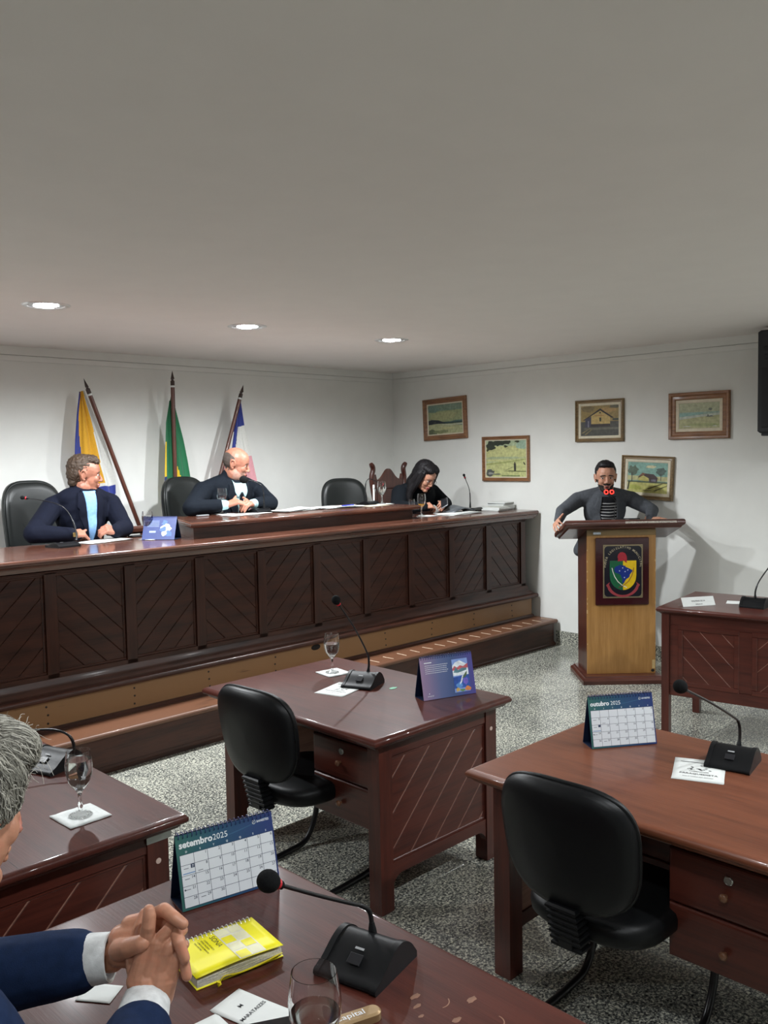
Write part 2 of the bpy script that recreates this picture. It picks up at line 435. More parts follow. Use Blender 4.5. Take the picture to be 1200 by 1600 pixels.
m.bbox(BX0, BX1, 5.045, 5.086, PZ1+.012, PZ1+.024, .004)
m.build('rail', dk(0), bench)

# raised president's desk on the bench
pd = thing('raised_desk_section', 'raised dark wooden desk box standing on the middle of the long bench', 'desk', (0, 0, 0))
ZT = 1.400
def trap(x0, x1, y0, y1, sh, i): return [(x0+i, y0+i), (x1-i, y0+i), (x1-i, y1-i), (x0+sh+i, y1-i)]
m = MB(); P0 = trap(3.335, 5.535, 5.262, 5.86, .24, 0); m.prism(P0, BZ, ZT-.03); m.build('box', dk(0), pd)
m = MB(); L = []
for i, z in ((.014, ZT-.038), (.004, ZT-.034), (0, ZT-.024), (0, ZT-.012), (.003, ZT-.004), (.010, ZT), (.014, ZT)):
    L.append([(a, b, z) for a, b in trap(3.29, 5.60, 5.222, 5.90, .26, i)])
vs = [p for l in L for p in l]; fs = [(3, 2, 1, 0)]
for q in range(len(L)-1):
    for j in range(4): fs.append((q*4+j, q*4+(j+1) % 4, q*4+4+(j+1) % 4, q*4+4+j))
n = (len(L)-1)*4; fs.append((n, n+1, n+2, n+3)); m.add(vs, fs); m.build('desk_top', wood('bench_top_x', None, None), pd, 50)
m = MB(); m.bbox(3.05, 3.5, 5.93, 6.0, 1.29, 1.345, .015); m.bbox(3.12, 3.2, 5.94, 5.99, .475, 1.29, .005)
o = m.build('wooden_ledge', dk(0)); tag(o, 'dark wooden ledge behind the blue calendar and left end of the raised desk', 'ledge')

# ------------------------------------------------------------------ paintings
def frame_ring(m, w, h, prof):   # prof list of (inset, depth); plane local: x right, y up, z out
    vs = []
    for i, d in prof: vs += [(i, i, d), (w-i, i, d), (w-i, h-i, d), (i, h-i, d)]
    fs = []
    for k in range(len(prof)-1):
        for j in range(4): fs.append((k*4+j, k*4+(j+1) % 4, k*4+4+(j+1) % 4, k*4+4+j))
    m.add(vs, fs)
def flat(m, pts, z, mi): m.mi = mi; m.add([(x, y, z) for x, y in pts], [tuple(range(len(pts)))]); m.mi = 0
PC = {}
def paintmat(c, name=None):
    n = 'paint_%02d_%02d_%02d' % tuple(int(x*99) for x in c)
    return mat(n, c, .45, var=.22, nscale=38, bmp=.15)
def blob(cx, cy, rx, ry, n=14, j=.25, seed=0):
    r = random.Random(seed); return [(cx+rx*math.cos(2*PI*k/n)*(1+r.uniform(-j, j)), cy+ry*math.sin(2*PI*k/n)*(1+r.uniform(-j, j))) for k in range(n)]
def painting(label, corners, tilt, fw, lw, fm, shapes, bg, oval=False, depth=.03):
    ytl, ztl, w, h = corners
    t = thing('painting', label, 'painting', (XR-.001, ytl, ztl), 0, 'framed landscape paintings on the right wall')
    # local x -> world -y, local y -> world z, local z -> world -x
    B = Matrix(((0, 0, -1, 0), (-1, 0, 0, 0), (0, 1, 0, 0), (0, 0, 0, 1)))
    t.matrix_world = Matrix.Translation((XR-.001, ytl, ztl-h)) @ B @ Matrix.Rotation(tilt, 4, 'Z')
    m = MB(); frame_ring(m, w, h, [(0, 0), (0, depth*.8), (.006, depth), (fw*.35, depth*.9), (fw*.5, depth*.55), (fw*.8, depth*.62), (fw*.92, depth*.4), (fw, depth*.35), (fw, 0)])
    m.build('frame', fm, t, 30)
    if lw:
        m = MB(); frame_ring(m, w, h, [(fw*.95, 0), (fw*.95, depth*.42), (fw+lw*.8, depth*.36), (fw+lw, depth*.22), (fw+lw, 0)]); m.build('liner', mat('liner_cream', (.66, .60, .46), .7), t)
    i = fw+lw*.95; iw, ih = w-2*i, h-2*i
    m = MB(); mats = [paintmat(bg)]; m.box(i, w-i, i, h-i, .001, depth*.2)
    z = depth*.2+.0004
    for c, pts in shapes:
        mt = paintmat(c)
        if mt not in mats: mats.append(mt)
        q = [(i+min(1, max(0, x))*iw, i+min(1, max(0, y))*ih) for x, y in pts]
        flat(m, q, z, mats.index(mt)); z += .00025
    m.build('canvas', mats, t)
    return t
fr1 = wood('frame_brown_x', (.13, .052, .022), (.30, .14, .06), .42, 0, scale=2)
fr2 = wood('frame_gilt_x', (.09, .055, .025), (.26, .17, .075), .42, 0, scale=3)
rc = lambda a, b, c, d: [(a, c), (b, c), (b, d), (a, d)]
skyG = (.20, .30, .22)
P1 = [((.30, .34, .18), rc(0, 1, .3, .78)), ((.36, .37, .19), blob(.45, .6, .4, .16, 16, .2, 1)), ((.16, .25, .20), blob(.1, .85, .22, .12, 14, .2, 2)), ((.22, .30, .22), blob(.75, .9, .25, .07, 14, .2, 3)),
      ((.03, .06, .06), rc(.4, 1, .33, .40)), ((.10, .17, .15), [(.5, .37), (.8, .43), (1, .43), (1, .39)]),
      ((.022, .026, .035), [(0, .30), (0, .47), (.1, .50), (.3, .47), (.42, .41), (.48, .36), (.3, .33)]), ((.05, .055, .05), [(.15, .34), (.17, .42), (.22, .43), (.24, .35)]),
      ((.42, .43, .24), [(0, 0), (1, 0), (1, .24), (.6, .32), (.3, .35), (0, .33)]), ((.50, .52, .42), [(.25, .34), (.6, .30), (1, .31), (1, .28), (.6, .28)]), ((.12, .14, .08), blob(.1, .06, .16, .10, 12, .3, 4)), ((.20, .22, .11), blob(.35, .07, .22, .05, 12, .3, 5)), ((.50, .48, .24), blob(.55, .18, .2, .03, 12, .3, 6))]
painting('beach painting with a dark headland, brown frame, nearest the room corner', (6.473, 2.412, .602, .437), rad(2.0), .055, .010, fr1, P1, (.19, .27, .20))
P2 = [((.52, .53, .24), rc(0, 1, .42, .85)), ((.33, .46, .34), blob(.92, .88, .18, .14, 14, .2, 7)), ((.42, .46, .26), rc(0, 1, .48, .54)), ((.35, .42, .27), rc(.1, .8, .52, .55)), ((.50, .52, .23), [(0, 0), (1, 0), (1, .52), (.5, .44), (0, .38)]), ((.34, .38, .14), [(0, .36), (.5, .42), (1, .5), (1, .47), (.5, .38), (0, .32)]),
      ((.035, .045, .03), blob(.12, .88, .14, .12, 18, .4, 8)), ((.035, .045, .03), blob(.32, .93, .16, .08, 18, .4, 9)), ((.035, .045, .03), blob(.5, .95, .12, .07, 18, .4, 10)), ((.05, .06, .03), blob(.05, .76, .04, .05, 12, .4, 11)), ((.05, .06, .03), blob(.5, .84, .05, .03, 12, .4, 12)), ((.05, .06, .03), blob(.78, .97, .06, .03, 12, .4, 13)),
      ((.10, .11, .10), blob(.1, .1, .12, .10, 14, .3, 14)), ((.32, .33, .30), blob(.12, .09, .07, .03, 12, .3, 15)), ((.14, .16, .11), blob(.28, .07, .1, .02, 12, .3, 16)),
      ((.05, .05, .04), [(.70, .36), (.73, .38), (.75, .36), (.76, .22), (.75, .15), (.71, .15), (.70, .25)]), ((.05, .05, .04), blob(.725, .39, .015, .02, 10, .1, 17)), ((.12, .13, .07), [(.5, .17), (.69, .27), (.69, .28), (.5, .185)]), ((.10, .12, .05), [(.45, .15), (1, .14), (1, .155), (.6, .17)]), ((.16, .22, .09), rc(.4, .85, .01, .04)), ((.06, .07, .04), [(.93, .42), (.97, .38), (.99, .33), (.97, .32), (.94, .36)])]
painting('pale yellow-green painting of a figure in a field under leafy branches, brown frame', (5.677, 2.0, .581, .445), rad(.1), .036, .008, fr1, P2, (.40, .48, .30))
P3 = [((.30, .22, .08), rc(0, 1, .45, 1)), ((.20, .15, .07), blob(.2, .9, .2, .1, 14, .3, 18)), ((.40, .26, .10), blob(.7, .85, .22, .1, 14, .3, 19)), ((.12, .11, .07), blob(.9, .95, .15, .06, 12, .3, 20)), ((.07, .07, .06), rc(0, 1, 0, .47)), ((.13, .13, .10), rc(.1, 1, .2, .27)),
      ((.50, .36, .13), [(.28, .35), (.28, .66), (.52, .84), (.78, .66), (.78, .35)]), ((.035, .025, .02), [(.05, .52), (.18, .62), (.52, .90), (.88, .58), (.82, .58), (.52, .83), (.28, .66), (.10, .52)]), ((.05, .05, .08), [(.12, .28), (.12, .56), (.28, .64), (.28, .30)]), ((.20, .20, .24), rc(.19, .22, .28, .5)),
      ((.04, .03, .03), rc(.27, .78, .30, .39)), ((.04, .04, .02), rc(.50, .55, .47, .60)), ((.05, .04, .02), blob(.52, .76, .025, .03, 10, .1, 21)), ((.42, .18, .06), rc(.38, .62, .655, .675)), ((.24, .19, .09), [(.02, .1), (.25, .26), (.27, .26), (.06, .08)]), ((.24, .19, .09), [(.1, .05), (.3, .22), (.32, .22), (.14, .03)]), ((.03, .05, .04), rc(.85, 1, .5, .56))]
painting('painting of a gabled station building in sepia, gilt and brown frame with cream liner', (4.575, 2.302, .495, .378), rad(-.2), .032, .022, fr2, P3, (.16, .13, .07))
P4 = [((.40, .42, .27), rc(0, 1, .58, 1)), ((.30, .40, .33), rc(0, 1, .53, .64)), ((.24, .40, .36), [(0, .42), (0, .60), (.6, .62), (.6, .55)]), ((.46, .50, .42), [(0, .36), (0, .46), (1, .58), (1, .5)]), ((.42, .42, .22), [(0, 0), (1, 0), (1, .5), (.5, .44), (0, .34)]), ((.34, .37, .17), blob(.6, .14, .4, .06, 14, .3, 22)), ((.28, .32, .14), blob(.85, .12, .1, .06, 14, .3, 23)), ((.55, .55, .45), blob(.2, .08, .1, .02, 10, .3, 24)), ((.55, .55, .45), blob(.88, .07, .06, .02, 10, .3, 25)),
      ((.16, .18, .14), blob(.78, .73, .045, .05, 14, .2, 26)), ((.14, .15, .14), [(.66, .43), (.70, .46), (.71, .53), (.73, .53), (.74, .47), (.80, .49), (.86, .45), (.90, .44)])]
painting('pale seascape painting with rocks on the shore, wide brown frame, beside the wall speaker', (3.650, 2.312, .528, .388), rad(.0), .066, .024, fr1, P4, (.38, .40, .26))
P5 = [((.20, .36, .30), rc(0, 1, .55, 1)), ((.55, .52, .32), blob(.58, .86, .12, .05, 14, .25, 27)), ((.46, .44, .22), rc(0, 1, .40, .55)), ((.50, .48, .16), rc(0, 1, 0, .38)), ((.10, .13, .08), rc(0, 1, .33, .38)), ((.10, .14, .10), blob(.14, .72, .15, .16, 20, .35, 28)), ((.06, .06, .05), rc(.10, .12, .35, .65)), ((.08, .12, .10), blob(.83, .72, .12, .12, 20, .35, 29)), ((.06, .06, .05), rc(.83, .845, .42, .65)),
      ((.55, .50, .16), [(.28, .40), (.30, .52), (.40, .60), (.53, .48), (.53, .38)]), ((.07, .05, .05), [(.26, .50), (.42, .64), (.66, .62), (.76, .50), (.74, .36), (.56, .35), (.54, .48), (.40, .57), (.29, .49)]), ((.20, .10, .06), [(.27, .52), (.38, .66), (.45, .63), (.42, .58)]), ((.17, .17, .20), rc(.60, .72, .38, .45)), ((.42, .44, .10), blob(.2, .17, .16, .08, 14, .3, 30)), ((.12, .11, .04), [(.5, .14), (.95, .38), (.96, .36), (.55, .12)]), ((.12, .11, .04), [(.66, .08), (1, .28), (1, .26), (.7, .06)]), ((.15, .13, .06), rc(.4, .62, .07, .09)), ((.05, .05, .04), [(0, .1), (.03, .35), (.06, .36), (.03, .08)])]
painting('painting of a farmhouse between trees in a yellow field, behind the speaking man', (4.108, 1.800, .492, .378), rad(-2.6), .034, .024, fr2, P5, (.22, .36, .30))

# wall loudspeaker
sp = thing('wall_speaker', 'large black loudspeaker box hung high on the right wall at the photo edge', 'speaker', (6.80, 2.47, 1.93))
blk = mat('speaker_black', (.016, .018, .022), .5, var=.1)
m = MB(); m.bbox(-.21, .16, -.24, .255, .02, .775, .015); m.build('cabinet', blk, sp)
for z in (.56, .62):
    for yy in (.10, ):
        m = MB(); m.bbox(-.216, -.20, yy-.11, yy+.11, z, z+.038, .006); m.build('port', mat('speaker_slot', (.004, .005, .009), .3), sp)
m = MB(); m.bbox(-.214, -.205, -.21, .225, .06, .50, .004); m.build('grille', mat('speaker_grille', (.010, .011, .014), .6, bmp=.4, nscale=200), sp)
m = MB(); m.bbox(-.19, .14, -.22, .235, 0, .022, .004); m.build('base_plate', blk, sp)
m = MB(); m.box(.15, .232, -.06, .06, .3, .5); m.build('wall_bracket', blk, sp)

# ------------------------------------------------------------------ desks
RB = Matrix(((1, 0, 0, 0), (0, 0, -1, 0), (0, 1, 0, 0), (0, 0, 0, 1)))
DL, DD = 1.19, .86
def desk(label, loc, topk='desk_top', seams=True):
    t = thing('desk', label, 'desk', loc, 0, 'mahogany desks')
    m = MB(); prof = [(.030, .702), (.022, .708), (.018, .714), (.018, .717), (.006, .720), (0, .727), (0, .736), (.006, .745), (.014, .7495), (.016, .750)]
    m.slab(0, DD, 0, DL, prof); m.build('desk_top', W(topk, 1), t, 50)
    lg = MB().bbox(-.036, .036, -.034, .034, 0, .705, .004)
    for i, (x, y) in enumerate(((.115, .095), (.785, .095), (.115, 1.095), (.785, 1.095))):
        o = link('leg', DESK_LEG, t); o.location = (x, y, 0)
    for s, y in ((1, .078), (-1, 1.112)):
        # framed end panel, planks showing outward
        Tm = TR(.15, y, 0) if s > 0 else TR(.15, y, 0) @ Matrix.Scale(-1, 4, (0, 1, 0))
        for nm, me in END_PARTS:
            o = link(nm, me, t); o.matrix_world = t.matrix_world; o.location = (.15, y, 0)
            if s < 0: o.scale = (1, -1, 1)
    m = MB(); m.bbox(.80, .815, .13, 1.06, .22, .70, .003); m.bbox(.79, .825, .13, 1.06, .19, .25, .004); m.build('modesty_panel', W('desk', 1), t)
    m = MB(); m.bbox(.10, .125, .129, 1.061, .672, .704, .003); m.build('apron', W('desk', 1), t)
    # drawer pedestal
    m = MB(); m.bbox(.10, .62, .118, .475, .330, .690, .003); m.build('pedestal', W('desk', 2), t)
    for z0, z1 in ((.505, .668), (.335, .498)):
        m = MB(); pr = [(0, 0), (0, .010), (.004, .014), (.010, .015)]
        T2 = Matrix(((0, 0, -1, .100), (-1, 0, 0, .472), (0, 1, 0, z0), (0, 0, 0, 1)))
        m.slab(0, .348, 0, z1-z0, [(i, z) for i, z in pr], T2)
        d = m.build('drawer', W('desk', 1), t)
        zc = (z0+z1)/2
        T3 = Matrix(((0, 0, -1, .086), (-1, 0, 0, .298), (0, 1, 0, zc-.01), (0, 0, 0, 1)))
        MB().lathe([(.006, 0), (.005, .008), (.011, .013), (.013, .019), (.009, .024), (.0001, .0255)], 16, T3).build('knob', mat('knob_brown', (.16, .07, .035), .35, coat=.3), d, 60)
        if z0 > .4:
            T3 = Matrix(((0, 0, -1, .086), (-1, 0, 0, .290), (0, 1, 0, zc+.038), (0, 0, 0, 1)))
            MB().lathe([(.014, 0), (.014, .004), (.0115, .006), (.011, .004), (.003, .004), (.0001, .004)], 20, T3).build('lock', mat('lock_steel', (.45, .45, .43), .3, 1), d, 60)
    for x in (.785,):
        T3 = Matrix(((1, 0, 0, x), (0, 0, -1, .0615), (0, 1, 0, .605), (0, 0, 0, 1)))
        MB().lathe([(.009, 0), (.009, .0015), (.0001, .002)], 16, T3).build('cap_plug', mat('plug_pale', (.55, .42, .36), .6), t, 60)
    return t
DESK_LEG = MB().bbox(-.036, .036, -.034, .034, 0, .705, .004).mesh('leg', W('desk', 2))
def end_parts():
    w, h, z0 = .60, .44, .195; out = []
    m = MB(); m.box(0, w, -.0012, .012, z0, z0+h); out.append(('end_panel', m.mesh('end_panel', W('groove', 0))))
    m = MB(); m.bbox(-.002, w+.002, -.012, .02, z0+h, .704, .003); out.append(('end_top_rail', m.mesh('end_top_rail', W('desk', 0)))); m = MB()
    # bottom rail with quarter-round brackets running into the legs
    pts = [(0, .195), (w, .195), (w, .085)]
    for k in range(7): a = PI/2*k/6; pts.append((w-.06*(1-math.cos(a)), .085+.06*math.sin(a)))
    for k in range(7): a = PI/2*(6-k)/6; pts.append((.06*(1-math.cos(a)), .085+.06*math.sin(a)))
    m.prism(pts, -.02, .012, TF); out.append(('end_rail', m.mesh('end_rail', W('desk', 0))))
    m = MB()
    for (a0, a1, b0, b1) in ((0, w, z0, z0+.012), (0, w, z0+h-.012, z0+h), (0, .012, z0, z0+h), (w-.012, w, z0, z0+h)): m.bbox(a0, a1, b0, b1, 0, .006, .0025, TF)
    out.append(('end_mould', m.mesh('end_mould', W('desk', 0))))
    for p in planks_diag(w-.02, h-.02, .148, -1):
        p = inset(p, .0013); out.append(('plank', MB().prism([(a+.01, b+z0+.01) for a, b in p], -.004, .0035, TF, .0012).mesh('plank', W('desk', 0))))
    return out
END_PARTS = end_parts()
d_near = desk('nearest mahogany desk, holding the yellow notebook and september calendar', (.56, .82, 0))
d_left = desk('mahogany desk at the left edge with one water goblet, behind the grey-haired man', (.57, 2.335, 0))
d_mid = desk('mahogany desk in the centre with the purple-blue tent card and a goblet', (2.29, 2.395, 0))
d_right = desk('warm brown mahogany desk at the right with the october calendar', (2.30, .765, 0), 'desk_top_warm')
alum = mat('plate_aluminium', (.42, .45, .43), .35, .7)
for dsk, T_, w_ in ((d_mid, (.1005, .16, .674), 1), (d_right, (.1005, .125, .674), 1)):
    m = MB(); m.bbox(-.004, 0, 0, .09, 0, .02, .001); m.build('asset_plate', alum, dsk, loc=T_)
m = MB(); m.bbox(0, .085, -.004, 0, 0, .022, .001); m.build('asset_plate', alum, d_left, loc=(.745, .0605, .668))
# wear marks on the nearest desk top
wm = mat('bare_wood_chip', (.22, .11, .07), .6, var=.3)
for x, y, r, a, arc in ((1.241, 1.195, .013, .4, 0), (1.262, 1.150, .022, 0, 1), (1.313, 1.105, .014, .3, 0), (1.204, 1.143, .008, .2, 0), (1.287, 1.031, .022, .5, 1), (1.243, 1.085, .012, .9, 0), (1.222, 1.170, .010, .9, 0)):
    m = MB()
    if arc:
        P = [[(math.cos(q)*(r+d), math.sin(q)*(r+d), .0004) for d in (-.0012, .0012)] for q in [a-2.0+1.6*i/12 for i in range(13)]]; m.grid(P)
    else:
        m.add([(p[0], p[1], .0004) for p in blob(0, 0, r, r*.5, 12, .25, int(r*1000))], [tuple(range(12))])
    o = m.build('wear_mark', wm, d_near); o.location = (x-.56, y-.82, .75)
# left desk glued seam line
m = MB(); m.box(0, .001, 0, 1.15, 0, .0004); o = m.build('top_seam', mat('seam_dark', (.012, .005, .004), .6), d_left); o.location = (.34, .02, .75)

# clerk desk at the far right, slightly turned
cd = thing('clerk_desk', 'tall dark mahogany desk at the right edge with name card and microphone, panelled front', 'desk', (5.16, 2.772, 0), rad(-90+8))
# local x along the front (away to the right), local y into depth (+x world)
L2, D2, Z2 = 1.75, .75, .84
m = MB(); m.slab(0, L2, 0, D2, [(.026, Z2-.045), (.018, Z2-.036), (.004, Z2-.028), (0, Z2-.018), (.003, Z2-.006), (.012, Z2)]); m.build('desk_top', W('desk_top', 0), cd, 50)
lg = MB().bbox(-.024, .024, -.024, .024, 0, Z2-.04, .004).mesh('leg', W('desk', 2))
for x, y in ((.052, .052), (L2-.052, .052), (.052, .66), (L2-.052, .66)):
    o = link('leg', lg, cd); o.location = (x, y, 0)
m = MB(); m.bbox(.078, L2-.078, .040, .062, Z2-.115, Z2-.04, .003); m.bbox(.078, L2-.078, .040, .062, .27, .345, .003)
x = .078; 
for a, b in ((.078, .135), (.50, .585), (.95, 1.035), (1.40, 1.672)): m.bbox(a, b, .040, .062, .345, Z2-.115, .003)
m.build('front_frame', W('desk', 0), cd)
w2, h2 = .365, Z2-.115-.345
back = MB().box(0, w2, 0, h2, -.012, .0008, TF).mesh('panel_back', W('groove', 0))
fm2 = frame_mb(w2, h2, .026, .010).mesh('panel_mould', W('desk', 0))
pl2 = [MB().prism(inset([(a+.024, b+.024) for a, b in p], .0004), -.004, .003, TF, .001).mesh('plank', W('desk', 0)) for p in planks_diag(w2-.048, h2-.048, .135, 1)]
pl2 = {1: pl2, -1: [MB().prism(inset([(a+.024, b+.024) for a, b in p], .0004), -.004, .003, TF, .001).mesh('plank', W('desk', 0)) for p in planks_diag(w2-.048, h2-.048, .135, -1)]}
for k, a in enumerate((.135, .585, 1.035)):
    for me, n_ in [(back, 'panel_back'), (fm2, 'panel_mould')]+[(q, 'plank') for q in pl2[1 if k % 2 == 0 else -1]]:
        o = link(n_, me, cd); o.location = (a, .046, .345)
for xx in (.052, L2-.052):
    m = MB(); m.bbox(xx-.01, xx+.01, .07, .64, .30, Z2-.04, .003); m.build('side_panel', W('desk', 1), cd)

# ------------------------------------------------------------------ visitor chairs
vinyl = mat('black_vinyl', (.004, .0045, .005), .42, bmp=.15, nscale=80, var=.1, spec=.25)
plast = mat('black_plastic', (.0045, .005, .006), .40, var=.1, bmp=.1, nscale=120, spec=.28)
steelb = mat('black_tube', (.008, .008, .009), .3, var=.05)
def outline(th, hw, hh, n=3.0, taper=.12):
    c, s = math.cos(th), math.sin(th)
    x = hw*math.copysign(abs(c)**(2/n), c); z = hh*math.copysign(abs(s)**(2/n), s)
    return x*(1+taper*(z/hh)*.5-.05), z
def pad(m, hw, hh, layers, curve=0, n=3.0, taper=.1, N=56, T=None):   # layers (scale, depth)
    vs = []; fs = []
    for sc, d in layers:
        for k in range(N):
            y, z = outline(2*PI*k/N, hw, hh, n, taper); y *= sc; z *= sc
            vs.append((d+curve*(y/hw)**2, y, z))
    for i in range(len(layers)-1):
        for k in range(N): fs.append((i*N+k, i*N+(k+1) % N, (i+1)*N+(k+1) % N, (i+1)*N+k))
    fs.append(tuple(range(N-1, -1, -1))); fs.append(tuple(range((len(layers)-1)*N, len(layers)*N)))
    return m.add(vs, fs, T)
def visitor_chair(label, loc, rz):
    t = thing('office_chair', label, 'chair', loc, rz, 'black cantilever office chairs')
    Tb = TR(-.275, 0, .706, ry=rad(-9))
    m = MB(); pad(m, .235, .20, [(.02, -.034), (.5, -.033), (.85, -.028), (.96, -.018), (1, -.004), (1.0, .006)], .035, T=Tb); m.build('back_shell', plast, t, 50)
    m = MB(); pad(m, .235, .20, [(.97, .004), (.985, .012), (.985, .030), (.95, .042), (.85, .048), (.5, .05), (.02, .05)], .035, T=Tb); m.build('backrest', vinyl, t, 50)
    m = MB(); P = []
    for k in range(56):
        y, z = outline(2*PI*k/56, .235, .20, 3, .1); P.append((.012+.035*(y/.235)**2, y*1.0, z*1.0))
    m.tube(P, .0055, 6, Tb, closed=True); m.build('piping', vinyl, t, 60)
    m = MB(); Ts = TR(0, 0, .40) @ Matrix.Rotation(PI/2, 4, 'Y') @ Matrix.Scale(-1, 4, (1, 0, 0))
    Ts = Matrix(((0, 0, 1, .02), (0, 1, 0, 0), (1, 0, 0, .44), (0, 0, 0, 1)))
    pad(m, .235, .235, [(.02, -.04), (.6, -.04), (.93, -.034), (.99, -.018), (1, 0), (1, .012), (.97, .030), (.88, .040), (.5, .046), (.02, .046)], 0, 3.2, .0, T=Ts); m.build('seat', vinyl, t, 50)
    m = MB()     # ribbed bellows bracket between seat and back
    for k in range(7):
        z = .385+k*.021; x = -.222-.010*k*.55
        m.bbox(x-.035, x+.02, -.052, .052, z, z+.019, .006)
    m.build('bellows', plast, t)
    m = MB(); m.bbox(-.25, .02, -.022, .022, .385, .402, .003); m.bbox(-.262, -.245, -.022, .022, .39, .60, .003); m.build('bracket', steelb, t)
    for s in (1, -1):
        pts = bez([(.02, s*.10, .385), (.18, s*.19, .385), (.265, s*.215, .365), (.30, s*.215, .28), (.285, s*.215, .14), (.22, s*.215, .035), (.12, s*.215, .015), (-.10, s*.215, .014), (-.24, s*.215, .014)], 6)
        m = MB(); m.tube(pts, .0135, 10); m.build('leg', steelb, t, 60)
    m = MB(); m.tube([(-.24, -.228, .0145), (-.24, .228, .0145)], .0135, 10); m.build('foot_bar', steelb, t, 60)
    return t
c0 = visitor_chair('black cantilever office chair pushed up to the right desk with the october calendar', (2.375, 1.430, 0), rad(2))
copy_thing(c0, (2.375, 2.950, 0), rad(4), 'black cantilever office chair pushed up to the centre desk with the tent card')

leather = mat('black_leather', (.010, .012, .0115), .36, bmp=.25, nscale=60, var=.12, spec=.45)
def exec_chair(label, loc, rz, hw=.26, hh=.35, zc=1.30, seams=True, rough=leather):
    # zc = height of the middle of the back above the floor of the room
    t = thing('leather_chair', label, 'chair', loc, rz, 'black leather chairs behind the bench')
    z0 = loc[2]; Tb = TR(-.24, 0, zc-z0, ry=rad(-8))
    m = MB(); pad(m, hw, hh, [(.02, -.05), (.7, -.046), (.93, -.034), (1, -.01), (1.0, .012), (.975, .030)], .05, 3.2, .02, T=Tb); m.build('back_shell', rough, t, 50)
    m = MB(); pad(m, hw, hh, [(.95, .026), (.955, .036), (.90, .05), (.8, .056), (.5, .056), (.02, .052)], .05, 3.2, .02, T=Tb); m.build('backrest', rough, t, 50)
    if seams:
        for s in (1, -1):
            P = bez([(.062, s*hw*.75, hh*.05), (.062, s*hw*.45, hh*.10), (.060, s*hw*.25, -hh*.15), (.060, s*hw*.2, -hh*.7)], 8)
            m = MB(); m.tube(P, .004, 5, Tb); m.build('seam', mat('seam_black', (.006, .006, .006), .5), t, 60)
    P = []
    for k in range(56): y, z = outline(2*PI*k/56, hw, hh, 3.2, .02); P.append((.02+.05*(y/hw)**2, y*.985, z*.985))
    m = MB(); m.tube(P, .007, 6, Tb, closed=True); m.build('piping', rough, t, 60)
    m = MB(); Ts = Matrix(((0, 0, 1, .02), (0, 1, 0, 0), (1, 0, 0, .44), (0, 0, 0, 1)))
    pad(m, .25, .25, [(.02, -.05), (.9, -.046), (1, -.02), (1, .02), (.95, .04), (.5, .055), (.02, .055)], 0, 3.2, 0, T=Ts); m.build('seat', rough, t, 50)
    m = MB(); m.bbox(-.30, -.28, -.04, .04, .36, zc-z0-.1, .004); m.bbox(-.29, .05, -.04, .04, .36, .385, .004); m.build('bracket', steelb, t)
    m = MB(); m.lathe([(.028, .09), (.028, .25), (.018, .25), (.018, .38)], 16); m.build('gas_column', steelb, t, 40)
    for k in range(5):
        a = 2*PI*k/5; m = MB(); m.tube([(0, 0, .10), (.14*math.cos(a), .14*math.sin(a), .09), (.28*math.cos(a), .28*math.sin(a), .055)], [.022, .018, .014], 8)
        m.ell((.28*math.cos(a), .28*math.sin(a), .028), (.028, .028, .028)); m.build('leg', steelb, t, 60)
    return t
PF = .475
exec_chair('black leather high-back chair behind the man in navy jacket', (2.83, 6.42, PF), rad(-82), .26, .36, 1.335)
exec_chair('black leather high-back chair behind the bald man', (4.11, 6.32, PF), rad(-78), .27, .33, 1.355)
exec_chair('empty black leather chair between the bald man and the carved wooden chair', (5.70, 6.22, PF), rad(-112), .245, .28, 1.335, False)

# carved wooden chair
wc = thing('carved_wooden_chair', 'carved mahogany armchair back with curved posts, behind the woman on her left side', 'chair', (6.385, 6.34, PF), rad(4))
rw = W('mahogany', 2)
Z = lambda z: z-PF
for s in (1, -1):
    pts = bez([(s*.21, .06, 0), (s*.21, .03, .45), (s*.205, .05, .80), (s*.255, .06, 1.10), (s*.235, .055, 1.22), (s*.27, .05, 1.275)], 6)
    n = len(pts); m = MB(); m.tube(pts, [.022+.006*(k/n) if k < n-3 else .026-.003*(k-n+3) for k in range(n)], 10); m.build('back_post', rw, wc, 60)
    m = MB(); m.tube([(s*.22, -.36, 0), (s*.22, -.36, .44)], [.018, .024], 10); m.build('leg', rw, wc, 60)
def crest(x): return 1.155+.055*math.cos(x/.2*PI)*(1 if abs(x) < .2 else 0)+.012*math.cos(2*x/.2*PI)
poly = [(x, crest(x)) for x in np.linspace(-.205, .205, 25)]+[(.20, 1.03), (-.20, 1.03)]
m = MB(); m.prism(poly, -.075, -.045, TF @ Matrix.Scale(1, 4)); m.build('crest_rail', rw, wc)
poly = [(-.17, .60), (.17, .60), (.185, 1.02), (-.185, 1.02)]
m = MB(); m.prism(poly, -.07, -.05, TF, .006); m.build('back_panel', rw, wc)
m = MB(); m.bbox(-.2, .2, .045, .075, 1.02, 1.035, .003); m.bbox(-.2, .2, .045, .075, .55, .62, .003); m.build('back_rail', rw, wc)
m = MB(); m.bbox(-.24, .24, -.38, .06, .42, .46, .01); m.build('seat', rw, wc)

# ------------------------------------------------------------------ lectern
VQ = rad(45)
lec = thing('lectern', 'light plywood lectern with dark top board and coat-of-arms plaque', 'lectern', (6.215, 3.635, 0), rad(-45))
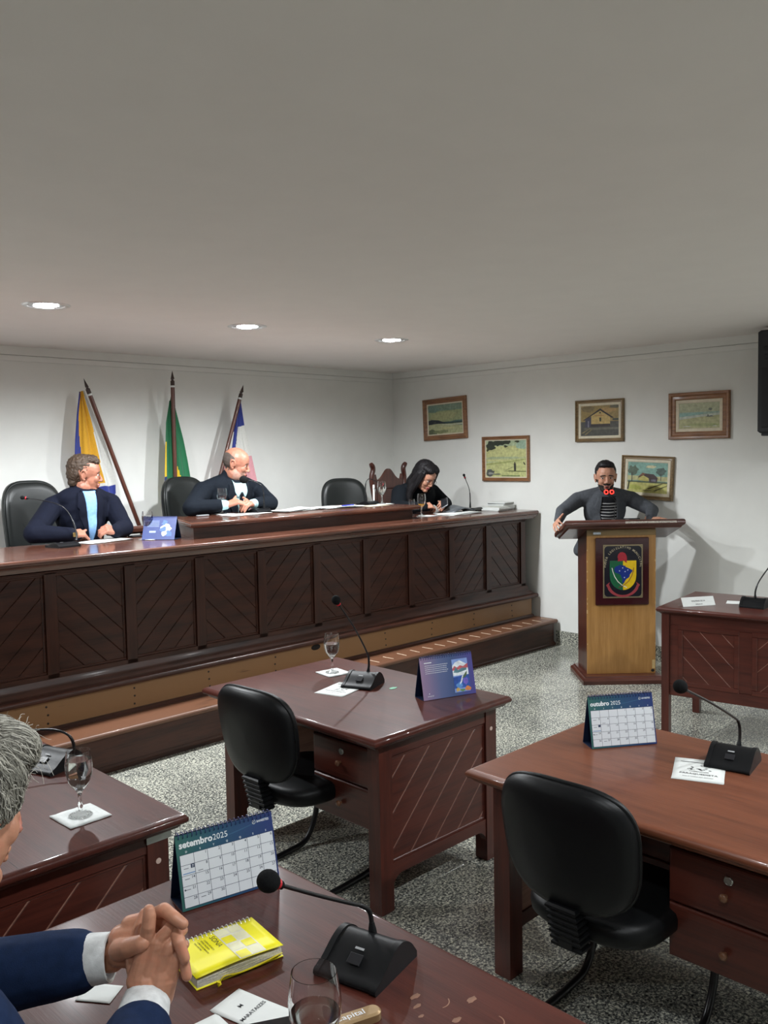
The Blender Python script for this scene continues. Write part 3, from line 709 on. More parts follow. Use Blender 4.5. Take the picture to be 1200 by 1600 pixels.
# local x = to the right seen from the room, local y = away from the room
ply = W('lectern_ply', 2); dm = W('mahogany', 2)
m = MB(); m.rings([((-.325, .325, -.105, .40), 0, 0), ((-.325, .325, -.105, .40), 0, .03), ((-.325, .325, -.105, .40), .012, .045), ((-.325, .325, -.105, .40), .022, .05), ((-.325, .325, -.105, .40), .028, .062)]); m.build('base', W('mahogany', 0), lec)
m = MB(); m.bbox(-.272, .272, 0, .014, .062, 1.17, .002); m.build('front_board', ply, lec)
m = MB(); m.bbox(-.272, .272, .014, .020, 1.17, 1.215, .002); m.prism([(-.272, 1.17), (.272, 1.17), (.272, 1.215), (-.272, 1.215)], -.014, 0, TF); m.build('top_rail', wood('lectern_rail', (.12, .075, .02), (.21, .13, .04), .5, 0), lec)
for s in (-1, 1):
    m = MB(); q = [(.014, .062), (.33, .062), (.33, 1.13), (.014, 1.225)]
    Ts = Matrix(((0, 0, 1, s*.262-.011), (1, 0, 0, 0), (0, 1, 0, 0), (0, 0, 0, 1)))
    m.prism(q, 0, .022, Ts); m.build('side_board', dm, lec)
    m = MB()
    for zz in (.30, .55, .62, .66, .80, .88, .96, 1.05): m.box(s*.270-.002+R.uniform(-.002, .002), s*.270+.003, -.0006, .001, zz, zz+R.uniform(.006, .03))
    m.build('edge_chip', mat('edge_chip', (.62, .45, .22), .7), lec)
m = MB(); m.bbox(-.25, .25, .03, .31, .70, .715, .002); m.build('shelf', dm, lec)
Tt = TR(.012, -.07, 1.304, rx=-rad(16.5))
m = MB(); m.slab(-.47, .47, 0, .47, [(.03, -.066), (.02, -.05), (.006, -.046), (0, -.036), (0, -.016), (.004, -.006), (.014, 0)], Tt); m.build('top_board', W('mahogany', 0), lec, 50)
m = MB(); m.box(.0, .40, -.0015, .004, -.034, -.018, Tt); m.build('worn_edge', mat('worn_edge', (.42, .38, .33), .6, var=.5, nscale=90), lec)
m = MB(); m.bbox(.245, .268, -.0012, .004, .10, .17, .001); m.build('torn_veneer', mat('torn_veneer', (.50, .36, .16), .7), lec)
m = MB(); m.ell((.25, -.0005, .085), (.014, .003, .012)); m.build('cable_hole', mat('hole_black', (.01, .008, .006), .8), lec, 60)
m = MB(); m.bbox(-.225, -.165, -.016, -.014, 1.182, 1.200, .0008); m.build('faded_sticker', mat('sticker_faded', (.38, .42, .46), .6, var=.4, nscale=120), lec)

pq = thing('plaque', 'black and bronze coat-of-arms plaque on dark wood board, on the lectern front', 'plaque', (6.215, 3.635, 0), rad(-45))
pq.location = lec.matrix_world @ Vector((0, 0, 0)) if 0 else (6.215-.0*.7, 3.635, 0)
def PL(x, z, d): return (x, -d, z)
m = MB(); m.bbox(-.208, .212, -.022, -.001, .618, 1.155, .005); m.build('backing_board', mat('plaque_burgundy', (.035, .006, .009), .18, coat=.6), pq)
px0, px1, pz0, pz1 = -.150, .162, .676, 1.100; cx = .005; PW_ = px1-px0; PH_ = pz1-pz0
m = MB(); m.bbox(px0, px1, -.027, -.021, pz0, pz1, .001); m.build('bronze_plate', mat('bronze', (.30, .25, .15), .4, .6), pq)
def X_(u): return px0+u*PW_
def Z_(v): return pz0+v*PH_
TFp = TF
def flatp(nm, pts, d, c, rough=.35, parent=None):
    m = MB(); m.prism([(X_(u), Z_(v)) for u, v in pts], .0270, .0270+d, TF); return m.build(nm, mat('enamel_'+nm, c, rough, coat=.3), parent or pq)
pts = []
for (cu_, cv, a0) in ((.88, .905, 0), (.12, .905, 90), (.12, .095, 180), (.88, .095, 270)):
    for k in range(6):
        a = rad(a0+90*k/5); pts.append((cu_+.09*math.cos(a), cv+.07*math.sin(a)))
flatp('black_field', pts, .0008, (.004, .005, .012))
def shield(u0, u1):
    P = []
    for k in range(25):
        u = u0+(u1-u0)*k/24; q = (u-.5)/.335; P.append((u, .42-.27*math.sqrt(max(0, 1-q*q))))
    return [(u1, .70), (u0, .70)]+P
# ribbon
rib = []
for k in range(21):
    a = PI+PI*k/20; rib.append((.5+.36*math.cos(a), .32+.265*math.sin(a)))
rib2 = [(.5+.42*math.cos(PI+PI*k/20), .31+.265*math.sin(PI+PI*k/20)-.03) for k in range(20, -1, -1)]
flatp('red_ribbon', [(.14, .25)]+rib[2:-2]+[(.86, .25), (.83, .30), (.93, .245), (.89, .20)]+rib2[3:-3]+[(.11, .20), (.07, .245), (.17, .30)], .0016, (.30, .045, .055))
flatp('green_half', shield(.165, .5), .0024, (.008, .11, .045)); flatp('yellow_half', shield(.5, .835), .0024, (.72, .48, .01))
BR = [(.28, .54), (.29, .575), (.34, .60), (.38, .61), (.42, .625), (.46, .61), (.50, .615), (.53, .60), (.545, .615), (.565, .585), (.62, .565), (.68, .545), (.735, .52), (.73, .49), (.70, .465), (.67, .44), (.665, .40), (.63, .375), (.58, .355), (.55, .32), (.525, .285), (.505, .265), (.49, .285), (.47, .30), (.485, .33), (.48, .365), (.455, .39), (.44, .43), (.40, .455), (.36, .465), (.31, .475), (.285, .50)]
flatp('blue_map', BR, .0032, (.006, .03, .22))
flatp('red_cap', [(.36, .69), (.38, .73), (.36, .77), (.38, .82), (.43, .855), (.49, .86), (.55, .84), (.59, .79), (.60, .73), (.59, .68), (.60, .655), (.56, .67), (.53, .70)], .0036, (.36, .02, .035))
m = MB(); put_text(m, '*', Matrix.Translation((0, 0, 0)), .01)
def arcstrip(nm, P, w, d, c):
    m = MB(); L = []
    for i, p in enumerate(P):
        a = P[max(0, i-1)]; b = P[min(len(P)-1, i+1)]; t = Vector((X_(b[0])-X_(a[0]), Z_(b[1])-Z_(a[1]))).normalized(); n = Vector((-t.y, t.x))*w
        L.append([(X_(p[0])+n.x, -.0270-d, Z_(p[1])+n.y), (X_(p[0])-n.x, -.0270-d, Z_(p[1])-n.y)])
    m.grid(L); m.build(nm, mat('enamel_'+nm, c, .4), pq)
arcstrip('white_sabre', [(.22, .57), (.24, .50), (.29, .40), (.37, .31), (.47, .245), (.60, .195)], .0028, .004, (.75, .75, .68))
arcstrip('brown_sabre', [(.77, .57), (.755, .50), (.71, .40), (.64, .315), (.52, .24), (.39, .20)], .0024, .0042, (.22, .05, .03))
m = MB()
for u, v in ((.49, .565), (.41, .51), (.55, .495), (.62, .525), (.535, .385)):
    P = [(X_(u)+(.006 if k % 2 == 0 else .0026)*math.sin(2*PI*k/10), Z_(v)+(.006 if k % 2 == 0 else .0026)*math.cos(2*PI*k/10)) for k in range(10)]
    m.prism(P, .0302, .0308, TF)
m.build('star', mat('enamel_star', (.7, .75, .85), .4), pq)
m = MB(); s_ = 'PODER LEGISLATIVO MUNICIPAL'; n = len(s_)
for i, ch in enumerate(s_):
    if ch == ' ': continue
    a = rad(183-(186)*i/(n-1)); rx_, rz_ = .43*PW_, .325*PH_
    x_ = X_(.5)+rx_*math.cos(a); z_ = Z_(.61)+rz_*math.sin(a)
    put_text(m, ch, Matrix.Translation((x_, -.0282, z_)) @ Matrix.Rotation(-(a-PI/2), 4, 'Y') @ TF, .024, 'CENTER', .012)
m.build('lettering', mat('letter_bronze', (.50, .43, .28), .45, .2), pq)
m = MB()
for u in (.04, .96):
    for v in (.03, .97): m.ell((X_(u), -.0275, Z_(v)), (.003, .0015, .003), nu=10, nv=6)
m.build('screw', scr, pq)

# ------------------------------------------------------------------ microphones
foam = mat('mic_foam', (.006, .0065, .007), .95, bmp=.6, nscale=200, var=.3, spec=.2)
redr = mat('red_ring', (.55, .02, .03), .4, emit=.0)
redg = mat('red_glow', (1.0, .03, .02), .4, emit=3, var=0)
chrome = mat('chrome', (.6, .6, .6), .15, 1)
whitep = mat('white_print', (.75, .76, .78), .5)
def arch(W_, D_, H_): return [(0, 0), (-.004, .006), (0, .014), (D_*.15, H_*.42), (D_*.38, H_*.82), (D_*.55, H_), (D_*.70, H_*.97), (D_*.85, H_*.72), (D_*.96, H_*.36), (D_, .012), (D_, 0)]
def microphone(label, loc, rz, neck, headr=.021, glow=False, W_=.15, D_=.165, H_=.060, s=1.0, neckr=.0042):
    # local x = from user outward; base centred; neck = world points
    t = thing('microphone', label, 'microphone', loc, rz, 'gooseneck desk microphones')
    iv = (Matrix.Translation(loc) @ Matrix.Rotation(rz, 4, 'Z')).inverted()
    a0_ = arch(W_, D_, H_); ar = [(p.x-D_/2, p.y) for p in [Vector((a0_[0][0], a0_[0][1], 0))]+bez([(a, b, 0) for a, b in a0_[1:-1]], 4)+[Vector((a0_[-1][0], a0_[-1][1], 0))]]
    TA = Matrix(((1, 0, 0, 0), (0, 0, 1, 0), (0, 1, 0, 0), (0, 0, 0, 1)))     # x,z profile extruded in y
    m = MB(); m.prism(ar, -W_/2+.012, W_/2-.012, TA)
    b = m.build('base', plast, t, 35)
    for sgn in (-1, 1):
        m = MB(); ar2 = [(x*1.03, z*1.05) for x, z in ar]
        y0, y1 = (W_/2-.014, W_/2) if sgn > 0 else (-W_/2, -W_/2+.014)
        n = len(ar2); m.prism(ar2, y0, y1, TA); m.build('side_cheek', plast, b, 35)
    tl = math.atan2(H_*.4, D_*.23)
    Tk = TR(-D_/2+D_*.24, 0, H_*.60+.0012, ry=-tl)
    m = MB(); m.bbox(-.012, .012, -.016, .016, 0, .003, .001, Tk); m.build('button', mat('mic_button', (.02, .02, .023), .3, spec=.3), b)
    m = MB(); m.box(.021, .026, -.011, .011, .001, .0016, Tk @ TR(0, 0, .001)); m.build('white_marking', mat('print_grey', (.34, .35, .36), .5), b)
    P = bez([iv @ Vector(p) for p in neck], 8)
    m = MB(); m.tube(P[:5], [.0095*s, .0092*s, .0085*s, .007*s, .006*s][:len(P[:5])], 12); m.build('neck_socket', plast, t, 50)
    m = MB(); m.tube(P, [.0055*s if k < len(P)*.35 else neckr*s for k in range(len(P))], 10); m.build('gooseneck', steelb, t, 60)
    hd = P[-1]; dr = (P[-1]-P[-3]).normalized()
    q = dr.to_track_quat('Z', 'Y').to_matrix().to_4x4(); Th = Matrix.Translation(hd) @ q
    m = MB(); m.lathe([(.0045*s, -.034*s), (.0085*s, -.030*s), (.0085*s, -.012*s), (.004, -.01*s)], 14, Th); m.build('capsule', plast, t, 50)
    m = MB(); m.lathe([(.0088*s, -.022*s), (.0105*s, -.021*s), (.0105*s, -.0165*s), (.0088*s, -.0155*s)], 18, Th); m.build('indicator_ring', redg if glow else redr, t, 50)
    m = MB(); m.lathe([(.008*s, -.016*s)]+[(headr*math.cos(a)*(1 if a > 0 else .98), headr*1.12*math.sin(a)+headr*.35) for a in [rad(-62+10*k) for k in range(15)]]+[(.0001, headr*1.12+headr*.35)], 22, Th); m.build('foam_head', foam, t, 60)
    return t
microphone('large black gooseneck microphone on the nearest desk, beside the yellow notebook', (1.248, 1.345, .75), rad(14),
           [(1.285, 1.362, .80), (1.283, 1.368, .846), (1.262, 1.37, .868), (1.23, 1.37, .886), (1.144, 1.37, .935), (1.06, 1.37, .985), (1.020, 1.37, 1.010)], .0225, W_=.155, D_=.165, H_=.058)
microphone('tall gooseneck microphone on the centre desk beside the tent card', (2.832, 3.035, .75), rad(22),
           [(2.865, 3.035, .80), (2.868, 3.03, .85), (2.856, 3.03, .905), (2.776, 3.03, 1.038), (2.69, 3.03, 1.150), (2.672, 3.03, 1.175)], .021)
microphone('gooseneck microphone on the right desk leaning left over the october calendar side', (2.965, 1.30, .75), rad(10),
           [(3.012, 1.30, .80), (3.020, 1.30, .84), (3.008, 1.30, .888), (2.95, 1.30, .925), (2.789, 1.30, 1.005), (2.64, 1.30, 1.072), (2.585, 1.30, 1.098)], .0225)
microphone('gooseneck microphone on the left desk, partly behind the grey hair', (1.325, 3.06, .75), rad(20),
           [(1.365, 3.00, .79), (1.372, 2.99, .83), (1.355, 3.0, .872), (1.31, 3.05, .890), (1.20, 3.09, .893), (1.05, 3.12, .86)], .021)
microphone('gooseneck microphone on the clerk desk at the right edge beside the name card', (5.56, 2.30, .84), rad(185),
           [(5.53, 2.29, .89), (5.53, 2.288, .95), (5.56, 2.27, 1.02), (5.62, 2.20, 1.15), (5.64, 2.16, 1.22)], .021)
microphone('low black gooseneck microphone in front of the man in navy jacket', (2.53, 5.545, 1.282), rad(-80),
           [(2.62, 5.55, 1.315), (2.635, 5.57, 1.36), (2.625, 5.62, 1.47), (2.585, 5.68, 1.545), (2.50, 5.80, 1.583), (2.42, 5.88, 1.600)], .013, W_=.16, D_=.15, H_=.03, neckr=.003)
microphone('gooseneck microphone with large foam head at the bald man\'s mouth', (4.205, 5.68, 1.40), rad(-80),
           [(4.235, 5.65, 1.43), (4.235, 5.65, 1.52), (4.235, 5.65, 1.56), (4.225, 5.665, 1.615), (4.17, 5.69, 1.650), (4.095, 5.70, 1.665)], .031, W_=.16, D_=.14, H_=.035, neckr=.0035)
microphone('gooseneck microphone bent right toward the goblet on the raised desk end', (5.41, 5.68, 1.40), rad(-80),
           [(5.375, 5.68, 1.43), (5.375, 5.68, 1.53), (5.385, 5.68, 1.60), (5.43, 5.68, 1.628), (5.53, 5.68, 1.595), (5.61, 5.68, 1.565)], .012, W_=.16, D_=.14, H_=.03, neckr=.0035)
microphone('tall upright gooseneck microphone on the bench between the woman and the paper stack', (6.60, 5.45, 1.282), rad(-80),
           [(6.60, 5.50, 1.31), (6.60, 5.50, 1.42), (6.585, 5.50, 1.50), (6.54, 5.50, 1.58), (6.515, 5.50, 1.625)], .013, W_=.17, D_=.15, H_=.03, neckr=.0035)
# double microphone of the lectern
LM = lec.matrix_basis = Matrix.Translation((6.215, 3.635, 0)) @ Matrix.Rotation(rad(-45), 4, 'Z')
for k, (hx, lb) in enumerate(((-.085, 'left gooseneck microphone with glowing red tip on the lectern'), (-.040, 'right gooseneck microphone with glowing red tip on the lectern'))):
    t = thing('lectern_microphone', lb, 'microphone', tuple(LM @ Vector((-.005, .16, 1.248))), rad(-45), 'lectern microphones')
    m = MB(); m.bbox(-.02+k*.02, .0+k*.02, -.02, .02, -.004, .02, .003); m.build('base', plast, t)
    P = bez([(-.01+k*.02, 0, .01), (-.008+k*.02, .005, .10), (.0+k*.012, .01, .19), (hx-.004, -.02, .25)], 8)
    MB().tube(P, .003, 8).build('gooseneck', steelb, t, 60)
    m = MB(); m.ell((hx, -.03, .262), (.017, .020, .017)); m.build('foam_head', foam, t, 60)
    m = MB(); P = [(hx+.0145*math.cos(2*PI*q/20), -.044+.004*math.sin(q), .262+.0145*math.sin(2*PI*q/20)) for q in range(20)]
    m.tube(P, .0042, 6, closed=True); m.build('glowing_ring', redg, t, 60)
bx = thing('lectern_console', 'flat black console with grey tabs lying on the lectern top', 'console', tuple(LM @ Vector((.035, .12, 1.27))), rad(-45))
m = MB(); m.bbox(-.16, .14, -.03, .03, -.012, .022, .004, TR(rx=-rad(15.5))); m.build('body', plast, bx)
for q in (-.075, .035):
    m = MB(); m.bbox(q-.016, q+.016, -.034, -.012, -.004, .012, .002, TR(rx=-rad(15.5))); m.build('tab', mat('tab_grey', (.28, .29, .28), .5), bx)

# ------------------------------------------------------------------ goblets
gl = glass(); water = mat('water', (.97, 1, 1), 0, trans=1, ior=1.33, var=0)
nap = mat('napkin_white', (.70, .73, .72), .8, bmp=.3, nscale=40)
def goblet(label, loc, fill=.7, s=1.0, drink=None, group='water goblets'):
    t = thing('goblet', label, 'glass', loc, 0, group)
    out = [(.0365, 0), (.037, .002), (.034, .004), (.018, .007), (.0075, .013), (.006, .022), (.0085, .030), (.0065, .038), (.0055, .055), (.0065, .070), (.012, .080), (.024, .093), (.034, .112), (.0405, .138), (.0415, .160), (.0385, .185), (.0355, .2055)]
    inn = [(.0342, .2055), (.0372, .185), (.0398, .160), (.0388, .138), (.0322, .113), (.0222, .095), (.010, .083), (.0001, .079)]
    m = MB(); m.lathe([(r*s, z*s) for r, z in out+inn], 40, cap=True); m.build('glass_body', gl, t, 80)
    m = MB()
    for k in range(12):
        a = 2*PI*k/12
        m.ell((.026*s*math.cos(a), .026*s*math.sin(a), .005*s), (.005*s, .003*s, .0025*s), rot=(0, 0, a), nu=8, nv=6)
    m.build('cut_foot', gl, t, 60)
    zf = .083+(.2-.083)*fill; pr = [(.0001, .0800)]
    for (r, z) in inn[::-1][1:]:
        if z < zf: pr.append((r*1.003, z))
    # radius at fill height
    q = inn[::-1]
    for a, b in zip(q, q[1:]):
        if a[1] <= zf <= b[1]: rr = a[0]+(b[0]-a[0])*(zf-a[1])/(b[1]-a[1])
    pr += [(rr*1.003, zf), (.0001, zf)]
    m = MB(); m.lathe([(r*s, z*s) for r, z in pr], 36); m.build('drink' if drink else 'water', drink or water, t, 60)
    return t
def napkin(label, loc, rz, s=.12):
    t = thing('napkin', label, 'napkin', loc, rz, 'white paper napkins under the goblets')
    for k in range(2):
        m = MB(); n = 8; P = []
        for i in range(n):
            row = []
            for j in range(n): u, v = i/(n-1)-.5, j/(n-1)-.5; row.append((u*s, v*s, .0012+k*.0015+(.0015 if k else .0008)*abs(math.sin(7*u+3*v+k))*(.3+abs(u)+abs(v))))
            P.append(row)
        m.grid(P); o = m.build('ply', nap, t, 60)
        md = o.modifiers.new('thickness', 'SOLIDIFY'); md.thickness = .0006
    return t
goblet('full water goblet on a napkin on the left desk, beside the grey hair', (1.187, 2.560, .754), .82, .99)
napkin('white napkin under the goblet on the left desk', (1.187, 2.560, .7505), rad(2), .135)
goblet('water goblet on the centre desk beside its microphone', (2.885, 3.318, .754), .60, .97)
napkin('white napkin under the goblet on the centre desk', (2.890, 3.315, .7505), rad(-8), .13)
goblet('water goblet at the bottom edge on the nearest desk, cropped by the photo', (.918, 1.120, .7505), .50, 1.10)
goblet('water goblet on the bench left of the blue calendar', (3.145, 5.545, 1.2865), .75, .94)
napkin('white napkin under the goblet beside the blue calendar', (3.165, 5.52, 1.283), rad(10), .14)
goblet('water goblet on the raised desk in front of the bald man', (3.930, 5.78, 1.4055), .6, .97)
napkin('white napkin under the goblet in front of the bald man', (3.93, 5.76, 1.4015), rad(5), .14)
goblet('water goblet at the right end of the raised desk, before the carved chair', (5.50, 5.60, 1.4055), .6, .97)
napkin('white napkin under the goblet at the right end of the raised desk', (5.51, 5.585, 1.4015), rad(5), .13)
juice = mat('orange_juice', (.85, .42, .03), .2, var=.05, spec=.5)
goblet('goblet half full of orange juice beside the woman\'s hands', (5.80, 5.40, 1.2865), .22, .97, juice)
napkin('white napkin under the orange juice goblet', (5.83, 5.36, 1.283), rad(5), .14)
goblet('small cloudy glass just behind the orange juice goblet', (5.80, 5.52, 1.2865), .35, .72, mat('cloudy_drink', (.55, .50, .35), .3), group='glasses beside the woman')
m = MB(); m.tube([(0, 0, 0), (0, 0, .17)], .009, 12); o = m.build('paper_roll', nap, None, 40, loc=(5.535, 5.74, 1.4005)); tag(o, 'thin upright white roll beside the goblet before the carved chair', 'paper roll')

# ------------------------------------------------------------------ calendars
navyc = mat('card_navy', (.010, .020, .055), .45)
def calendar(label, loc, rz, kind, w=.262, h=.185, dep=.085):
    t = thing('desk_calendar', label, 'calendar', loc, rz, 'spiral desk calendars')
    # front sheet leans back: bottom at y=0, top at y=dep/2, centred on x
    lean = math.atan2(dep/2, h); H = math.hypot(h, dep/2)
    Tf = Matrix.Translation((-w/2, 0, .001)) @ Matrix.Rotation(PI/2-lean, 4, 'X')    # x right, y up the sheet, z toward viewer
    Tb = Matrix.Translation((-w/2, dep, .001)) @ Matrix.Rotation(PI/2+lean, 4, 'X')
    m = MB(); m.box(0, w, 0, H, -.002, 0, Tf); m.build('front_board', navyc, t)
    m = MB(); m.box(0, w, 0, H, 0, .002, Tb); m.build('back_board', navyc, t)
    m = MB(); m.box(-w/2, w/2, .002, dep-.002, 0, .0018); m.build('base_board', navyc, t)
    m = MB()
    n = 22
    for k in range(n):
        x = w*(k+.7)/(n+.4)
        P = [(x+.0008*math.sin(a), H+.002-.007+.0085*math.cos(a), -.004+.0085*math.sin(a)) for a in [2*PI*q/14 for q in range(14)]]
        m.tube(P, .0011, 5, Tf, closed=True)
    m.build('spiral_binding', mat('spiral_blue', (.03, .04, .16), .35), t, 60)
    hdr = bpy.data.materials.get('calendar_header')
    def grad(nm, cols, axis, rng):
        if nm in MATS: return MATS[nm]
        mt, nt, b = nodes(nm); v = coords(nt)
        sx = nt.nodes.new('ShaderNodeSeparateXYZ'); nt.links.new(v, sx.inputs[0])
        mr = nt.nodes.new('ShaderNodeMapRange'); nt.links.new(sx.outputs[axis], mr.inputs[0]); mr.inputs[1].default_value = rng[0]; mr.inputs[2].default_value = rng[1]
        nt.links.new(ramp(nt, mr.outputs[0], cols), b.inputs['Base Color']); b.inputs['Roughness'].default_value = .4
        MATS[nm] = mt; return mt
    if kind in ('setembro', 'outubro'):
        z = .0006
        m = MB(); m.box(.0, w, .0, H-.001, z-.0004, z, Tf); m.build('header', grad('calendar_header', [(0, (.030, .13, .115)), (.45, (.018, .075, .15)), (1, (.016, .035, .16))], 0, (-w/2, w/2)), t)
        gx0, gx1, gy0, gy1 = .007, w-.004, .006, H*.72
        m = MB(); m.box(gx0, gx1, gy0, gy1, z, z+.0004, Tf); m.build('month_sheet', mat('sheet_white', (.72, .76, .80), .5, var=.01), t)
        lines = MB(); z2 = z+.0004
        for k in range(8): x = gx0+(gx1-gx0)*k/7; lines.box(x-.0004, x+.0004, gy0, gy1, z2, z2+.0003, Tf)
        for k in range(6): y = gy0+(gy1-gy0)*k/5; lines.box(gx0, gx1, y-.0004, y+.0004, z2, z2+.0003, Tf)
        lines.build('grid_lines', mat('ink_navy', (.02, .03, .08), .6), t)
        nums = MB(); cw, chh = (gx1-gx0)/7, (gy1-gy0)/5; first = 1 if kind == 'setembro' else 3; nd = 30 if kind == 'setembro' else 31
        for d in range(1, nd+1):
            c = (d-1+first) % 7; r = (d-1+first)//7
            if r > 4: continue
            if kind == 'setembro' and d == 7: continue
            put_text(nums, str(d), Tf @ TR(gx0+(c+1)*cw-.0025, gy1-r*chh-.0085, z2+.0002), .0095, 'RIGHT', .01)
        rr = R
        for (c, r, ww) in ((0, 1, .6), (0, 2, .45), (1, 1, .5), (0, 3, .4), (1, 4, .5)):
            yy = gy1-(r+1)*chh+.004 if r == 1 and c == 1 else gy1-r*chh-.009
            nums.box(gx0+c*cw+.007, gx0+c*cw+.007+cw*.35, yy, yy+.0012, z2, z2+.0003, Tf)
        nums.add([tuple(v) for v in [(gx0+.005+.0022*math.cos(a), gy1-3*chh-.008+.0022*math.sin(a), z2+.0002) for a in [2*PI*q/12 for q in range(12)]]], [tuple(range(12))], Tf)
        nums.build('day_numbers', mat('ink_grey', (.06, .07, .11), .6), t)['kind'] = 'stuff'
        m = MB()
        if kind == 'setembro': m.box(gx0+cw-.0105, gx0+cw-.001, gy1-chh-.0095, gy1-chh-.0005, z2, z2+.0003, Tf); m.build('holiday_mark', mat('ink_slate', (.04, .06, .12), .5), t)
        else: m.box(gx0+cw-.0095, gx0+cw-.001, gy1-2*chh-.0085, gy1-2*chh-.0005, z2, z2+.0003, Tf); m.build('holiday_mark', mat('ink_slate', (.04, .06, .12), .5), t)
        m = MB(); yb = gy1-2*chh+.0035 if kind == 'setembro' else gy1-3*chh+.0035
        m.box(gx0+.004, gx0+cw-.001, yb, yb+.0022, z2, z2+.0003, Tf); m.build('blue_bar', mat('ink_blue', (.16, .30, .55), .5), t)
        m = MB()
        put_text(m, kind, Tf @ TR(.008, gy1+.016, z+.0002), .0225, off=.035)
        wd = .088 if kind == 'setembro' else .080
        put_text(m, '2025', Tf @ TR(.008+wd, gy1+.016, z+.0002), .0205)
        if kind == 'setembro': put_text(m, '7', Tf @ TR(gx0+cw-.0075, gy1-chh-.0083, z2+.0005), .0085, off=.02)
        for k, ch in enumerate('DSTQQSS'): put_text(m, ch, Tf @ TR(gx0+(k+.5)*cw, gy1+.0035, z+.0002), .0065, 'CENTER', .02)
        put_text(m, 'BANESTES', Tf @ TR(w-.044, gy1+.030, z+.0002), .0075, off=.02)
        # small round emblem with a B-like loop
        P = [(w-.052+.0042*math.cos(a), gy1+.033+.005*math.sin(a), z+.0006) for a in [rad(-200+30*q) for q in range(10)]]
        m.tube(P, .0006, 4, Tf); m.tube([(w-.055, gy1+.038, z+.0006), (w-.052, gy1+.034, z+.0006), (w-.0555, gy1+.029, z+.0006)], .0006, 4, Tf)
        m.build('lettering', mat('print_white', (.78, .82, .85), .5), t)
        m = MB(); P = [[(.11+(w-.12)*q/20, gy1+.016+.022*(q/20)**1.5+d*.0022, z+.0001) for d in (0, 1)] for q in range(20)]; m.grid(P, Tf); m.build('header_swoosh', mat('swoosh', (.04, .11, .22), .5), t)
    elif kind == 'card':
        z = .0006
        m = MB(); m.box(0, w, 0, H-.001, z-.0004, z, Tf); m.build('printed_sheet', grad('card_gradient', [(0, (.30, .20, .33)), (.35, (.10, .13, .28)), (.6, (.045, .085, .22)), (1, (.06, .05, .26))], 0, (-w/2, w/2)), t)
        pz = z+.0004; x0, x1, y0, y1 = w*.60, w*.90, H*.08, H*.86
        m = MB(); mats = [mat('print_sky', (.22, .34, .70), .5)]
        def add(c, pts, nm):
            nonlocal pz
            mt = mat('print_'+nm, c, .5, var=.2, nscale=60)
            if mt not in mats: mats.append(mt)
            m.mi = mats.index(mt); m.add([(x0+(x1-x0)*u, y0+(y1-y0)*v, pz) for u, v in pts], [tuple(range(len(pts)))], Tf); pz += .00008; m.mi = 0
        m.box(x0, x1, y0, y1, z, pz, Tf); pz += .0001
        add((.74, .80, .86), [(0, .50), (1, .50), (1, .80), (.8, .86), (.5, .95), (.2, .90), (0, .80)], 'cloud')
        add((.50, .10, .12), [(0, .72), (.15, .80), (.3, .74), (.5, .80), (.7, .76), (1, .84), (1, .70), (0, .66)], 'roofs')
        add((.10, .22, .26), [(.05, .60), (.2, .76), (.35, .66), (.6, .72), (.9, .70), (.9, .64), (.3, .58)], 'houses')
        add((.02, .08, .36), [(0, .12), (0, .46), (1, .50), (1, .12)], 'sea'); add((.10, .28, .62), blob(.35, .20, .2, .09, 12, .3, 3), 'wave'); add((.16, .12, .55), blob(.75, .3, .15, .1, 12, .3, 5), 'wave_violet')
        add((.72, .78, .82), [(.35, .22), (.45, .34), (.55, .46), (.66, .56), (.6, .40), (.5, .28)], 'foam'); add((.07, .12, .05), [(.55, .40), (.72, .52), (.9, .62), (.86, .48), (.7, .42)], 'palm')
        add((.65, .22, .06), blob(.85, .08, .18, .07, 12, .3, 6), 'flower'); add((.60, .40, .12), blob(.2, .08, .14, .06, 12, .3, 7), 'flower_gold'); add((.12, .25, .10), blob(.5, .05, .2, .04, 12, .3, 8), 'leaf')
        m.build('printed_picture', mats, t)
        m = MB(); m.box(.022, .060, H*.845, H*.865, z, z+.0003, Tf)
        for k in range(5):
            y = H*(.785-.045*k); x = .024; r = random.Random(k)
            while x < w*.50:
                l = r.uniform(.004, .012); m.box(x, min(x+l, w*.52), y, y+.0018, z, z+.0003, Tf); x += l+.0016
        put_text(m, 'BANESTES', Tf @ TR(.022, H*.07, z+.0003), .007); m.add([(.029, H*.13, z+.0003), (.035, H*.13, z+.0003), (.032, H*.16, z+.0003)], [(0, 1, 2)], Tf)
        m.build('lettering', mat('print_white', None, .5), t)
    else:
        z = .0006
        m = MB(); m.box(0, w, 0, H-.001, z-.0004, z, Tf); m.build('printed_sheet', mat('sheet_royal', (.014, .035, .17), .4), t)
        m = MB(); r = random.Random(9)
        for k in range(9):
            m.mi = k % 2; q = blob(w*(.62+.22*r.random()), H*(.2+.6*r.random()), .022, .02, 9, .35, k); m.add([(a, b, z+.0002+k*.00006) for a, b in q], [tuple(range(9))], Tf)
        m.mi = 0; m.build('printed_picture', [mat('print_ice', (.55, .62, .75), .5), mat('print_mid_blue', (.06, .13, .40), .5)], t)
        m = MB()
        for k in range(5): m.box(w*.12, w*.48, H*(.80-.06*k), H*(.80-.06*k)+.0025, z, z+.0003, Tf)
        m.box(w*.2, w*.4, H*.30, H*.38, z, z+.0003, Tf); m.build('lettering', mat('print_pale_blue', (.30, .38, .58), .5), t)
    return t
calendar('white september 2025 spiral desk calendar with blue-green header on the nearest desk', (1.222, 1.802, .7505), rad(-11), 'setembro', h=.175)
calendar('white october 2025 spiral desk calendar standing on the right desk', (2.876, 1.668, .7505), rad(-34), 'outubro', w=.258)
